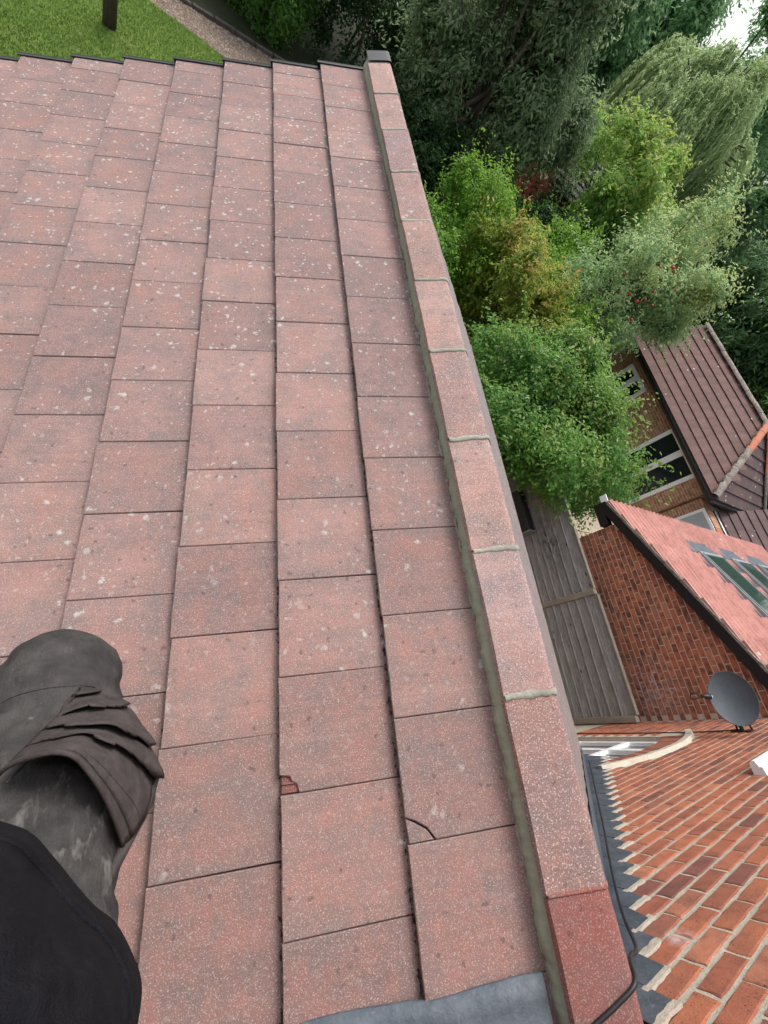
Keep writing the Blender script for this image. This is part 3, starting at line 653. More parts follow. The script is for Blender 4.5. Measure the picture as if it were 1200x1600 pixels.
def pantile():
    b = MB(); wv, gz = .298, .32; rows = []; prof = []
    for i in range(13):
        u = i / 12; h = 0
        for c in (.2, .7):
            d = abs(u - c) / .14
            if d < 1: h += .036 * (.5 + .5 * math.cos(math.pi * d))
        prof.append((u * wv, h))
    for s, lift in ((-.005, .034), (gz + .05, -.008)): rows.append([(x, s, h + lift) for x, h in prof])
    b.grid(rows); lo = [(x, -.005, h + .004) for x, h in prof]; o = len(b.v); b.v += lo
    for i in range(12): b.f.append((i, i + 1, o + i + 1, o + i)); b.r.append(.5)
    b.add([rows[0][0], rows[1][0], (0, gz + .05, -.02), (0, -.005, -.0)], [(0, 1, 2, 3)]); return b.mesh('pantile', M_pant, fix=False)
pt = pantile()
SKY = [(7.33, 8.33), (8.86, 9.86), (10.39, 11.39)]; SS0, SS1 = .93, 2.27
PB = Matrix(((1, 0, 0, 0), (0, -SLV.y, SLN.y, 0), (0, -SLV.z, SLN.z, 0), (0, 0, 0, 1)))
for c in range(15):
    for x in range(26):
        xx = GX - .07 + x * .298; s = c * .32
        if any(a - .2 < xx < b - .06 and SS0 - .3 < s < SS1 - .15 for a, b in SKY): continue
        if c > 11: continue
        link('roof_tile', pt, groof, M=Matrix.Translation(gp(xx, s, random.uniform(-.004, .004))) @ PB @ Matrix.Rotation(random.gauss(0, .006), 4, 'Z'))
for a, b in SKY:
    m = MB(); loc = lambda u, v, d: gp(u, v, d)
    def ring(a_, b_, s0, s1, wd, d0, d1):
        for P in ([(a_, s0), (b_, s0), (b_, s0 + wd), (a_, s0 + wd)], [(a_, s1 - wd), (b_, s1 - wd), (b_, s1), (a_, s1)], [(a_, s0 + wd), (a_ + wd, s0 + wd), (a_ + wd, s1 - wd), (a_, s1 - wd)], [(b_ - wd, s0 + wd), (b_, s0 + wd), (b_, s1 - wd), (b_ - wd, s1 - wd)]): m.extrude(P, d0, d1, loc)
    ring(a, b, SS0, SS1, .075, -.02, .085); ring(a + .05, b - .05, SS0 + .045, SS1 - .045, .03, .075, .1)
    f = m.build('roof_window', M_alu, gab)
    m = MB(); m.add([gp(a + .06, SS0 + .06, .088), gp(b - .06, SS0 + .06, .088), gp(b - .06, SS1 - .06, .088), gp(a + .06, SS1 - .06, .088)], [(0, 1, 2, 3)]); m.build('pane', M_sky, f)
    m = MB(); P = [(a - .13, SS0 - .3), (b + .13, SS0 - .3), (b + .13, SS0 + .0), (b + .1, SS1 + .12), (b, SS1 + .12), (b, SS0), (a, SS0), (a, SS1 + .12), (a - .1, SS1 + .12), (a - .13, SS0)]
    rows = [[gp(a - .14 + (b - a + .28) * q / 24, SS0 - .33 + .35 * t, .04 + .006 * math.sin(q * 2.1) - .012 * (1 - t)) for q in range(25)] for t in (0, .5, 1)]; m.grid(rows)
    for x0, x1 in ((a - .1, a + .01), (b - .01, b + .1)): m.add([gp(x0, SS0, .035), gp(x1, SS0, .035), gp(x1, SS1 + .1, .03), gp(x0, SS1 + .1, .03)], [(0, 1, 2, 3)])
    m.add([gp(a - .1, SS1 - .01, .033), gp(b + .1, SS1 - .01, .033), gp(b + .1, SS1 + .12, .033), gp(a - .1, SS1 + .12, .033)], [(0, 1, 2, 3)])
    m.build('flashing', M_lead, f)

# ------------------------------------------------------------------ fence
FX = 5.5
fence = thing('timber_fence', (FX, 2.5, GZ), 'weathered grey horizontal board fence with pale posts below the red brick gable', 'fence')
posts = [.03, 1.87, 3.71, 5.55, 7.39]
for y in posts:
    m = MB(); m.bbox((FX - .045, y - .045, GZ), (FX + .045, y + .045, -2.455 + (y > 5) * .0), .006); m.build('post', M_post, fence)
for i in range(len(posts) - 1):
    y0, y1 = posts[i] + .047, posts[i + 1] - .047; z = GZ + .06; q = 0; r = random.Random(i)
    while z < -2.62:
        h = r.uniform(.135, .165); m = MB(); rows = []; n = 14; e = 0
        for j in range(n):
            y = y0 + (y1 - y0) * j / (n - 1); e = e * .7 + r.gauss(0, .0025)
            rows.append([(FX + .012, y, z), (FX - .042 + r.uniform(-.001, .001), y, z + e), (FX - .03, y, z + .018 + e), (FX - .012, y, z + h * .85), (FX - .004, y, z + h + .03), (FX + .012, y, z + h + .03)])
        m.grid(rows, close=True); m.add(rows[0], [tuple(range(6))]); m.add(rows[-1], [tuple(range(6))[::-1]]); m.build('board', M_wood, fence); z += h
    m = MB(); m.bbox((FX - .03, y0, z + .028), (FX + .035, y1, z + .052), .004); m.build('cap_rail', M_post, fence)
# black trough hung low on the fence
m = MB(); m.bbox((5.28, 3.2, -3.4), (5.46, 4.05, -3.17), .01); 
tr = thing('planter_trough', (5.4, 3.6, -3.4), 'narrow black trough hung on the grey fence beside the ridge', 'trough')
m.build('trough', M_black, tr)
for y in (3.19, 4.045): m = MB(); m.box((5.275, y - .004, -3.41), (5.47, y + .012, -3.155)); m.build('end_bracket', M_alu, tr)

# ------------------------------------------------------------------ satellite dish
DC = Vector((4.36, .3, -.842)); dish = thing('satellite_dish', tuple(wp(4.65, -.98, .02)), 'dark grey satellite dish on the orange brick wall in front of the gable', 'satellite dish')
nrm = Vector((-.9, .16, .40)).normalized(); up = Vector((0, 0, 1)); sx = up.cross(nrm).normalized(); sy = nrm.cross(sx)
m = MB(); A, B = .25, .19
rings = 8; rows = []
for i in range(rings + 1):
    t = i / rings; rows.append([DC + sx * (A * t * math.cos(a)) + sy * (B * t * math.sin(a)) + nrm * (.055 * (t * t - 1)) for a in np.linspace(0, 2 * math.pi, 40, endpoint=False)])
for i in (1, .0):
    rows.append([DC + sx * ((A + .006) * math.cos(a)) + sy * ((B + .006) * math.sin(a)) + nrm * (.004 - .02 * (1 - i)) for a in np.linspace(0, 2 * math.pi, 40, endpoint=False)])
m.grid(rows, close=True); m.build('dish', M_dish, dish, smooth=True)
m = MB(); lnb = DC - sy * .23 + nrm * .2
m.tube([DC - sy * .15 - nrm * .06, DC - sy * .21 + nrm * .03, lnb], .011, 8); m.build('feed_arm', M_black, dish)
m = MB(); ax = (DC - sy * .05 - lnb).normalized(); m.tube([lnb - ax * .05, lnb - ax * .01, lnb, lnb + ax * .05, lnb + ax * .06], [.015, .018, .024, .026, .019], 12); m.build('receiver', M_black, dish, smooth=True)
m = MB(); m.tube([lnb + ax * .06, lnb + ax * .072], [.02, .015], 12); m.build('receiver_cap', M_white, dish)
m = MB(); m.tube(bez([tuple(lnb - ax * .04), tuple(lnb - ax * .07 - sy * .06 + sx * .03), tuple(lnb - sy * .13 + sx * .01), tuple(lnb - sy * .1 - sx * .05), tuple(DC - sy * .26 + nrm * .05)], 6), .006, 6); m.build('loop_cable', M_black, dish)
wbk = wp(4.66, -.98, 0); m = MB(); m.box((-.06, -.09, -.004), (.06, .09, .012), Matrix.Translation(wbk) @ Matrix.Rotation(rad(-90), 4, 'X'))
m.tube([wbk, wbk + Vector((0, .14, .0)), DC - nrm * .07], .02, 8); m.tube([wbk + Vector((.05, .01, -.06)), DC - nrm * .07 + Vector((0, 0, -.05))], .01, 6); m.tube([wbk + Vector((.05, .01, .07)), DC - nrm * .07 + Vector((.0, -.02, .02))], .01, 6); m.build('wall_bracket', M_black, dish)
m = MB(); m.tube(bez([tuple(wp(4.66, -1.0, .02)), tuple(wp(4.6, -1.3, .012)), tuple(wp(4.56, -2.0, .012)), tuple(wp(4.6, -3.2, .012)), tuple(wp(4.6, -4.3, .012))], 6), .007, 6)
tag(m.build('dish_cable', M_black), 'thin black cable running down the brick wall from the satellite dish', 'cable')

# ------------------------------------------------------------------ far bungalow
far = thing('hipped_bungalow', (14.1, 7.5, GZ), 'brick bungalow with brown tiled hipped roof and white windows behind the leafy bush', 'house')
FA, FBx, FY0, FY1, FZ = 12.1, 16.14, 4.54, 10.6, -2.0
FP = math.atan2(1.424, 2.02); mx = (FA + FBx) / 2; AP = Vector((mx, FY0 + 2.02, FZ + 1.424)); RE = Vector((mx, FY1, FZ + 1.424))
m = MB(); ww = .3
m.add([(FA + ww, FY0 + ww, GZ), (FA + ww, FY1 - .1, GZ), (FA + ww, FY1 - .1, FZ), (FA + ww, FY0 + ww, FZ)], [(0, 1, 2, 3)])
m.build('wall', M_farwallX, far)
m = MB(); m.add([(FA + ww, FY0 + ww, GZ), (FBx - ww, FY0 + ww, GZ), (FBx - ww, FY0 + ww, FZ), (FA + ww, FY0 + ww, FZ)], [(0, 1, 2, 3)]); m.build('side_wall', M_farwallY, far); m = MB(); m.add([(FA + ww, FY1 - .1, GZ), (FBx - ww, FY1 - .1, GZ), (FBx - ww, FY1 - .1, FZ), (mx, FY1 - .1, FZ + 1.3), (FA + ww, FY1 - .1, FZ)], [(0, 1, 2, 3, 4)]); m.build('gable_wall', M_farwallY, far)
m = MB(); m.add([(FA, FY0, FZ - .01), (FA, FY1, FZ - .01), RE - Vector((0, 0, .03)), AP - Vector((0, 0, .03))], [(0, 1, 2, 3)]); m.add([(FBx, FY0, FZ - .01), (FA, FY0, FZ - .01), AP - Vector((0, 0, .03))], [(0, 1, 2)]); m.add([(FBx, FY0, FZ), (FBx, FY1, FZ), RE, AP], [(0, 1, 2, 3)])
froof = m.build('roof', M_fard, far)
m = MB(); m.box((FA + .02, FY0 + .02, FZ - .16), (FBx - .02, FY1 - .05, FZ - .02)); m.build('soffit', M_fard, far)
def ftile(wd, gz, mat, th=.034, rib=.003):
    b = MB(); P = [(0, 0), (.012, rib), (.045, rib), (.06, 0), (wd * .5, .004), (wd - .004, 0)]; rows = []
    for s, l in ((0, th), (gz + .05, -.002)): rows.append([(x, s, h + l) for x, h in P])
    b.grid(rows); o = len(b.v); b.v += [(x, 0, .0) for x, h in P]
    for i in range(len(P) - 1): b.f.append((i, i + 1, o + i + 1, o + i)); b.r.append(.5)
    return b.mesh('interlocking_tile', mat, fix=False)
CPN = Vector((-math.sin(FP), 0, math.cos(FP))); CPU = Vector((math.cos(FP), 0, math.sin(FP)))
sl = 2.02 / math.cos(FP); nc = 8; gf = sl / nc; fw = .297; ft = ftile(fw, gf, M_far)
MF = Matrix(((0, CPU.x, CPN.x, 0), (-1, 0, 0, 0), (0, CPU.z, CPN.z, 0), (0, 0, 0, 1)))
for c in range(nc):
    s = c * gf; lo = FY0 + s * math.cos(FP)
    y = FY1
    while y - fw > lo - .12:
        link('roof_tile', ft, froof, M=Matrix.Translation(Vector((FA, y, FZ)) + CPU * s + CPN * .004) @ MF @ Matrix.Rotation(random.gauss(0, .005), 4, 'Z')); y -= fw
fth = ftile(fw, gf, M_fard); HU = Vector((0, math.cos(FP), math.sin(FP))); HN = Vector((0, -math.sin(FP), math.cos(FP)))
MH = Matrix(((1, 0, 0, 0), (0, HU.y, HN.y, 0), (0, HU.z, HN.z, 0), (0, 0, 0, 1)))
for c in range(nc):
    s = c * gf; ins = s * math.cos(FP); x = FA + ins
    while x + fw < FBx - ins + .12:
        link('roof_tile', fth, froof, M=Matrix.Translation(Vector((x, FY0, FZ)) + HU * s + HN * .004) @ MH); x += fw
def halfround(a, b, rr, mat, name, par, n, red=0):
    a, b = Vector(a), Vector(b)
    for i in range(n):
        m = MB(); p, q = a.lerp(b, i / n), a.lerp(b, (i + .97) / n); t = (q - p).normalized(); sd = t.cross(Vector((0, 0, 1))).normalized(); u = sd.cross(t)
        if u.z < 0: u = -u
        dz = u * random.uniform(-.006, .008)
        m.grid([[pp + dz + sd * rr * math.cos(k) + u * (rr * .75 * math.sin(k) - .02) for k in np.linspace(0, math.pi, 9)] for pp in (p, q)]); m.build(name, M_hip if (red and i >= n - red) else mat, par, smooth=True)
halfround(AP + Vector((0, 0, .05)), RE + Vector((0, 0, .05)), .12, M_farmort, 'ridge_tile', far, 10)
halfround((FA + .03, FY0 + .03, FZ + .06), AP + Vector((0, 0, .07)), .11, M_farmort, 'hip_tile', far, 8, 3)
halfround((FBx - .03, FY0 + .03, FZ + .06), AP + Vector((0, 0, .07)), .11, M_farmort, 'hip_tile', far, 8, 4)
m = MB()
def gut(a, b, off):
    a, b = Vector(a), Vector(b); o_ = Vector(off); m.grid([[p + o_ * (.06 + .06 * math.cos(t)) + Vector((0, 0, -.03 - .06 * math.sin(t))) for t in np.linspace(0, math.pi, 7)] for p in (a, b)])
gut((FA, FY0 - .1, FZ), (FA, FY1, FZ), (-1, 0, 0)); gut((FA - .1, FY0, FZ), (FBx, FY0, FZ), (0, -1, 0)); m.build('gutter', M_black, far, smooth=True)
def fwin(y0, y1, z0, z1, bars, name='window', trans=None):
    m = MB(); x = FA + ww; fr = .12
    for a, b, c, d in ((y0, y1, z1 - fr, z1), (y0, y1, z0, z0 + fr), (y0, y0 + fr, z0 + fr, z1 - fr), (y1 - fr, y1, z0 + fr, z1 - fr)): m.bbox((x - .05, a, c), (x + .02, b, d), .006)
    for yb_ in bars: m.bbox((x - .055, yb_ - .095, z0 + fr), (x + .02, yb_ + .095, z1 - fr), .006)
    if trans: m.bbox((x - .045, y0 + fr, trans - .035), (x + .02, y1 - fr, trans + .035), .006)
    f = m.build(name, M_white, far); g = MB(); g.add([(x - .012, y0 + .04, z0 + .04), (x - .012, y1 - .04, z0 + .04), (x - .012, y1 - .04, z1 - .04), (x - .012, y0 + .04, z1 - .04)], [(0, 1, 2, 3)]); g.build('pane', M_glass, f); return f
fwin(5.36, 7.02, -4.3, -2.13, (6.2,), 'patio_door'); fwin(8.6, 9.75, -3.3, -2.38, (9.2,))
# door, canopy wall and lower wing beside the hip end
wing = thing('bungalow_wing', (14.6, 3.4, GZ), 'low dark tiled wing with grey panel door right of the hipped bungalow', 'building')
m = MB(); m.box((12.55, 3.3, GZ), (13.0, 4.8, -2.35)); m.box((13.0, 2.0, GZ), (17, 4.7, -2.4)); m.build('wall', M_farwallX, wing)
m = MB(); m.box((12.52, 3.75, GZ + .05), (12.545, 4.42, -2.45)); dd = m.build('door', M_graypanel, wing)
m = MB(); m.box((12.51, 3.66, GZ), (12.547, 3.75, -2.38)); m.box((12.51, 4.42, GZ), (12.547, 4.5, -2.38)); m.box((12.51, 3.75, -2.45), (12.546, 4.42, -2.38)); m.build('door_frame', M_white, dd)
m = MB(); m.add([(13.35, 1.0, -2.35), (13.35, 4.45, -2.35), (16.2, 4.45, -.9), (16.2, 1.0, -.9)], [(0, 1, 2, 3)]); wr = m.build('roof', M_under, wing)
WP_ = math.atan2(1.45, 2.85); wu = Vector((math.cos(WP_), 0, math.sin(WP_))); wn = Vector((-math.sin(WP_), 0, math.cos(WP_))); MW = Matrix(((0, wu.x, wn.x, 0), (-1, 0, 0, 0), (0, wu.z, wn.z, 0), (0, 0, 0, 1)))
for c in range(10):
    for j in range(11): link('roof_tile', fth, wr, M=Matrix.Translation(Vector((13.33, 4.45 - j * fw, -2.35)) + wu * (c * gf) + wn * .01) @ MW)
m = MB(); m.box((13.2, 1.0, -2.52), (13.34, 4.5, -2.36)); m.build('fascia', M_white, wing); m = MB(); gut((13.2, 1, -2.33), (13.2, 4.5, -2.33), (-1, 0, 0)); m.build('gutter', M_black, wing, smooth=True)

# ------------------------------------------------------------------ shed among the trees
shed = thing('garden_shed', (14, 18.6, GZ), 'red walled outbuilding with dark grey tiled roof half hidden by trees', 'shed')
SY, SZ, EY, EZ = 18.5, -.55, 16.6, -1.75
m = MB(); m.box((10.6, 16.95, GZ), (18.5, 20.1, -1.8)); m.build('wall', M_redwall, shed)
m = MB(); m.add([(10.6, 16.95, -1.79), (10.6, 20.1, -1.79), (10.6, SY, SZ - .1)], [(0, 1, 2)]); m.build('gable_wall', M_redwall, shed)
m = MB(); m.add([(10.2, EY, EZ), (18.9, EY, EZ), (18.9, SY, SZ), (10.2, SY, SZ)], [(0, 1, 2, 3)]); m.add([(10.2, SY, SZ), (18.9, SY, SZ), (18.9, 2 * SY - EY, EZ), (10.2, 2 * SY - EY, EZ)], [(0, 1, 2, 3)]); sr = m.build('roof', M_fard, shed)
u = Vector((0, SY - EY, SZ - EZ)); L_ = u.length; u.normalize(); nn_ = Vector((0, -u.z, u.y)); m = MB(); pm = ftile(.24, .28, M_fard, .06, .03); MS = Matrix(((1, 0, 0, 0), (0, u.y, nn_.y, 0), (0, u.z, nn_.z, 0), (0, 0, 0, 1)))
for c in range(8):
    for j in range(36):
        M = Matrix.Translation(Vector((10.2 + j * .24, EY, EZ)) + u * (c * .28) + nn_ * .01) @ MS; m.add([M @ v.co for v in pm.vertices], [tuple(p.vertices) for p in pm.polygons])
m.build('roof_tiles', M_shed, sr, fix=False, kind='stuff')
m = MB(); m.tube([(10.2, SY, SZ + .03), (18.9, SY, SZ + .03)], .1, 8); m.build('ridge', M_farmort, shed)

# ------------------------------------------------------------------ ground
m = MB(); m.add([(-400, -400, GZ - .03), (400, -400, GZ - .03), (400, 400, GZ - .03), (-400, 400, GZ - .03)], [(0, 1, 2, 3)]); struct(m.build('ground', M_ground))
m = MB(); m.add([(-14, 5.5, GZ), (1.5, 5.5, GZ), (1.5, 16.2, GZ), (-.2, 16.3, GZ), (-2.2, 16.48, GZ), (-14, 16.9, GZ)], [tuple(range(6))]); struct(m.build('lawn', M_grass))
def blades(n, seed):
    r = np.random.default_rng(seed); x = r.uniform(-6.5, 1, n); y = r.uniform(9, 16.6, n); ok = y < 16.3 - (x + .3) * .04 + r.normal(0, .04, n); x, y = x[ok], y[ok]; n = len(x)
    a = r.uniform(0, 6.283, n); h = r.uniform(.02, .05, n); t = r.normal(0, .02, (n, 2)); wd = .006
    V = np.zeros((n, 3, 3)); V[:, 0] = np.c_[x - wd * np.cos(a), y - wd * np.sin(a), np.full(n, GZ)]; V[:, 1] = np.c_[x + wd * np.cos(a), y + wd * np.sin(a), np.full(n, GZ)]; V[:, 2] = np.c_[x + t[:, 0], y + t[:, 1], GZ + h]
    return fastmesh('grass_blades', V.reshape(-1, 3), np.arange(3 * n).reshape(n, 3), r.random(n), M_grass2)
def fastmesh(name, V, F, rnd, mat, tip=None):
    me = bpy.data.meshes.new(name); k = F.shape[1]; me.vertices.add(len(V)); me.vertices.foreach_set('co', V.astype(np.float32).ravel()); me.loops.add(F.size); me.loops.foreach_set('vertex_index', F.astype(np.int32).ravel())
    me.polygons.add(len(F)); me.polygons.foreach_set('loop_start', np.arange(0, F.size, k, dtype=np.int32)); me.polygons.foreach_set('loop_total', np.full(len(F), k, dtype=np.int32))
    a = me.attributes.new('rnd', 'FLOAT', 'FACE'); a.data.foreach_set('value', rnd.astype(np.float32))
    if tip is not None: a = me.attributes.new('tip', 'FLOAT', 'FACE'); a.data.foreach_set('value', tip.astype(np.float32))
    me.materials.append(mat); me.update(calc_edges=True); return me
M_grass2 = m_leaf('grass_blade', (.07, .13, .02), (.13, .2, .04), None)
g = link('grass', blades(90000, 1)); g['kind'] = 'stuff'; g['label'] = 'short mown lawn grass beyond the far roof edge'
m = MB(); m.add([(-14, 16.9, GZ - .008), (-2.2, 16.48, GZ - .008), (-.2, 16.3, GZ - .008), (1.5, 16.2, GZ - .008), (6, 17, GZ - .008), (6, 20, GZ - .008), (-2.2, 17.35, GZ - .008), (-14, 17.3, GZ - .008)], [tuple(range(8))]); struct(m.build('gravel_path', M_gravel))
def pebbles(n):
    r = np.random.default_rng(5); x = r.uniform(-5, 3, n); lo = 16.38 - (x + .3) * .04; hi = 17.35 + np.clip(x + 2.2, 0, 9) * .33; y = lo + (hi - lo) * r.random(n); c = np.c_[x, y, np.full(n, GZ - .002)]
    O = np.array([(1, 0, 0), (0, 1, 0), (-1, 0, 0), (0, -1, 0), (0, 0, .7)]); s = r.uniform(.012, .03, n); V = c[:, None] + O[None] * s[:, None, None] * r.uniform(.6, 1.3, (n, 5, 1))
    F = np.array([(0, 1, 4), (1, 2, 4), (2, 3, 4), (3, 0, 4)]); F = (F[None] + 5 * np.arange(n)[:, None, None]).reshape(-1, 3); return fastmesh('pebbles', V.reshape(-1, 3), F, np.repeat(r.random(n), 4), M_peb)
k = NT('pebble'); M_peb = k.done(k.ramp(k.attr(), [(0, (.11, .07, .05)), (.5, (.21, .155, .115)), (1, (.38, .32, .27))]), .9)
g = link('gravel', pebbles(9000)); g['kind'] = 'stuff'; g['label'] = 'brown gravel strip along the lawn edge'
kb = thing('timber_edging', (-.5, 17.9, GZ), 'dark edging of short blocks between the gravel and the hedge', 'edging')
for i in range(14):
    x0 = -4.5 + i * .55; y0 = 17.35 + max(x0 + 2.2, 0) * .33; M = Matrix.Translation((x0, y0, GZ)) @ Matrix.Rotation(math.atan(.33) if x0 > -2.3 else 0, 4, 'Z'); m = MB(); m.bbox((0, 0, -.02), (.53, .14, .09 + random.uniform(-.012, .012)), .012, M); m.build('edging_block', M_kerb, kb)
m = MB(); m.add([(2.9, -.1, GZ - .004), (5.7, -.1, GZ - .004), (5.7, 8, GZ - .004), (2.9, 8, GZ - .004)], [(0, 1, 2, 3)]); struct(m.build('side_path', M_slab))
m = MB(); m.add([(5.8, 2.9, GZ - .01), (12.4, 2.9, GZ - .01), (12.4, 8, GZ - .01), (5.8, 8, GZ - .01)], [(0, 1, 2, 3)]); pat = struct(m.build('patio', M_soil))
for i in range(11):
    for j in range(8):
        x0, y0 = 5.85 + i * .6, 3.0 + j * .6; m = MB(); m.bbox((x0, y0, GZ - .03), (x0 + .585, y0 + .585, GZ + .01 + random.uniform(0, .004)), .006); m.build('slab', M_slab, pat)

# ------------------------------------------------------------------ trees and shrubs
def unit(v): return v / (np.linalg.norm(v, axis=1, keepdims=True) + 1e-9)
def leaves(C, D, N, L, Wd, rnd, mat, name, tip, fold=.25):
    n = len(C); S = unit(np.cross(D, N)); N2 = np.cross(S, D); L = L[:, None]; Wd = Wd[:, None]
    V = np.stack([C - D * L * .5, C + S * Wd * .5 + N2 * Wd * fold - D * L * .05, C + D * L * .5 - N2 * L * .08, C - S * Wd * .5 + N2 * Wd * fold - D * L * .05], 1)
    F = (np.array([(0, 1, 2), (0, 2, 3)])[None] + 4 * np.arange(n)[:, None, None]).reshape(-1, 3)
    return fastmesh(name, V.reshape(-1, 3), F, np.repeat(rnd, 2), mat, np.repeat(tip, 2))
def crown(ctr, rads, ncl, npc, L, asp, mat, seed, clr=.28, lump=.25, shell=.55, droop=0., name='crown', flat=0., nl=22, shoots=.12):
    # lobes -> clumps -> leaves, plus leafy shoots that stand out of the outline
    r = np.random.default_rng(seed); ctr = np.array(ctr, float); rads = np.array(rads, float)
    ld_ = unit(r.normal(size=(nl, 3)) * np.array([1, 1, .9]) + np.array([0, 0, .15])); lc = ctr + ld_ * rads * r.uniform(.3, .78 + lump * .4, nl)[:, None]; lr = r.uniform(.2, .5, nl)
    li = r.integers(0, nl, ncl); d = unit(r.normal(size=(ncl, 3)) + ld_[li] * .7); t = shell + (1 - shell) * r.random(ncl) ** .6
    cc = lc[li] + d * rads * (lr[li] * t)[:, None]; cr_ = clr * r.uniform(.55, 1.4, ncl)
    idx = np.repeat(np.arange(ncl), npc); n = len(idx); od = unit(r.normal(size=(n, 3))); od[:, 2] = od[:, 2] * (1 - flat); rr = r.random(n) ** .5
    P = cc[idx] + od * (cr_[idx] * rr)[:, None]; out = unit((P - lc[li[idx]]) / rads)
    ns = int(ncl * .85); ps = 14; sb = cc[r.integers(0, ncl, ns)]; sdir = unit((sb - ctr) / rads * 1.0 + np.array([0, 0, .35 - droop]) + r.normal(size=(ns, 3)) * .45); sl_ = clr * r.uniform(1.0, 3.3, ns)
    tt = r.random((ns, ps)); SP = sb[:, None] + sdir[:, None] * (tt * sl_[:, None])[..., None] + r.normal(size=(ns, ps, 3)) * L * .35; SP[..., 2] -= (tt ** 2) * sl_[:, None] * (.15 + .4 * droop)
    P = np.concatenate([P, SP.reshape(-1, 3)]); so_ = np.repeat(sdir, ps, 0); out = np.concatenate([out, so_]); od = np.concatenate([od, unit(r.normal(size=(ns * ps, 3)))]); rr = np.concatenate([rr, .5 + .5 * tt.ravel()]); cidx = np.concatenate([idx, r.integers(0, ncl, ns * ps)]); n = len(P)
    Nn = unit(od * .7 + out * .6 + np.array([0, 0, .75]) + r.normal(size=(n, 3)) * .55)
    D = unit(r.normal(size=(n, 3)) * .8 + out * .6 + np.array([0, 0, -droop])); D = unit(D - Nn * np.sum(D * Nn, 1)[:, None] * .85)
    Ls = L * r.uniform(.6, 1.3, n); tip = rr * .6 + .4 * np.clip((P[:, 2] - ctr[2]) / rads[2] * .5 + .5, 0, 1)
    me = leaves(P, D, Nn, Ls, Ls * asp, np.clip(r.normal(.45, .22, n) + .3 * (r.random(ncl)[cidx] - .5) * 2, 0, 1), mat, name, tip)
    return me, cc
def plant(name, label, cat, base_, ctr, rads, ncl, npc, L, asp, mat, seed, trunk_r=.1, limbs=8, group=None, stems=1, **kw):
    t = thing(name, base_, label, cat, group); me, cc = crown(ctr, rads, ncl, npc, L, asp, mat, seed, **kw); link('crown', me, t); m = MB(); r = random.Random(seed)
    b = Vector(base_); c = Vector(ctr); fork = b.lerp(c, .45)
    for q in range(stems):
        bb = b + Vector((r.uniform(-.15, .15), r.uniform(-.15, .15), -.05)) * (stems > 1); ff = fork + Vector((r.uniform(-.3, .3), r.uniform(-.3, .3), 0)) * (stems > 1)
        m.tube([bb, bb.lerp(ff, .5) + Vector((r.uniform(-.1, .1), r.uniform(-.1, .1), 0)) * trunk_r * 5, ff, ff.lerp(c, .6), c], [trunk_r * 1.15, trunk_r, trunk_r * .85, trunk_r * .6, trunk_r * .3], 8)
    for q in range(limbs):
        p = Vector(cc[r.randrange(len(cc))]); s = b.lerp(c, r.uniform(.45, .9)); m.tube([s, s.lerp(p, .5) + Vector((0, 0, .08)), p], [trunk_r * .45, trunk_r * .28, trunk_r * .08], 6)
    m.build('trunk', M_trunk, t, smooth=True); return t
plant('leafy_bush', 'large mid green leafy bush hanging over the grey fence beside the bungalow', 'bush', (6.3, 5.6, GZ), (6.15, 5.6, -2.5), (1.7, 1.75, 1.55), 950, 75, .085, .5, L_bush, 11, .07, 14, stems=4, clr=.3, lump=.35)
plant('bright_shrub', 'bright yellow green rounded shrub against the ridge nearest the dark tree', 'shrub', (4.8, 10.8, GZ), (4.85, 10.8, -2.95), (1.7, 1.7, 1.6), 480, 75, .075, .55, L_bright, 12, .05, 8, stems=3, clr=.28)
plant('red_tipped_shrub', 'shrub with orange red young leaves above the large leafy bush', 'shrub', (6.1, 9.0, GZ), (6.1, 9.0, -2.7), (1.5, 1.6, 1.6), 430, 70, .11, .38, L_phot, 13, .05, 8, stems=3, clr=.25)
plant('green_shrub', 'fresh green shrub between the red tipped shrub and the apple tree', 'shrub', (8.4, 11.6, GZ), (8.3, 11.6, -2.7), (1.4, 1.6, 1.5), 300, 75, .08, .5, L_bright, 14, .05, 8, stems=3, clr=.28)
ap = plant('apple_tree', 'grey green apple tree bearing small red apples above the bungalow roof', 'tree', (9.7, 10.3, GZ), (9.9, 10.1, -1.0), (1.75, 1.85, 1.9), 520, 62, .10, .45, L_apple, 15, .1, 26, clr=.33, lump=.5, shell=.35)
r = random.Random(5)
for q in range(14):
    c = Vector((8.2 + r.uniform(-.2, .9), 8.9 + r.uniform(-.7, .5), r.uniform(-1.1, .1))); m = MB(); rr = r.uniform(.032, .045)
    m.grid([[c + Vector((rr * math.sin(a) * math.cos(b), rr * math.sin(a) * math.sin(b), rr * .9 * math.cos(a) - .25 * rr * math.exp(-(a / .45) ** 2))) for b in np.linspace(0, 2 * math.pi, 10, endpoint=False)] for a in np.linspace(.02, math.pi - .02, 7)], close=True); m.build('apple', M_apple, ap, smooth=True)
plant('grey_green_tree', 'tall dark grey green tree with narrow leaves standing beyond the ridge end', 'tree', (6.1, 15.8, GZ), (6.0, 15.9, -.6), (2.35, 2.5, 3.4), 1150, 70, .15, .36, L_dark, 16, .2, 40, clr=.42, lump=.4, shell=.45, droop=.7)
plant('small_leafy_tree', 'light yellow green small tree in front of the willow', 'tree', (11.3, 15.2, GZ), (11.5, 15.3, -.6), (2.1, 2.0, 2.1), 420, 62, .15, .42, L_maple, 17, .1, 18, clr=.4, lump=.45, shell=.4, droop=.6)
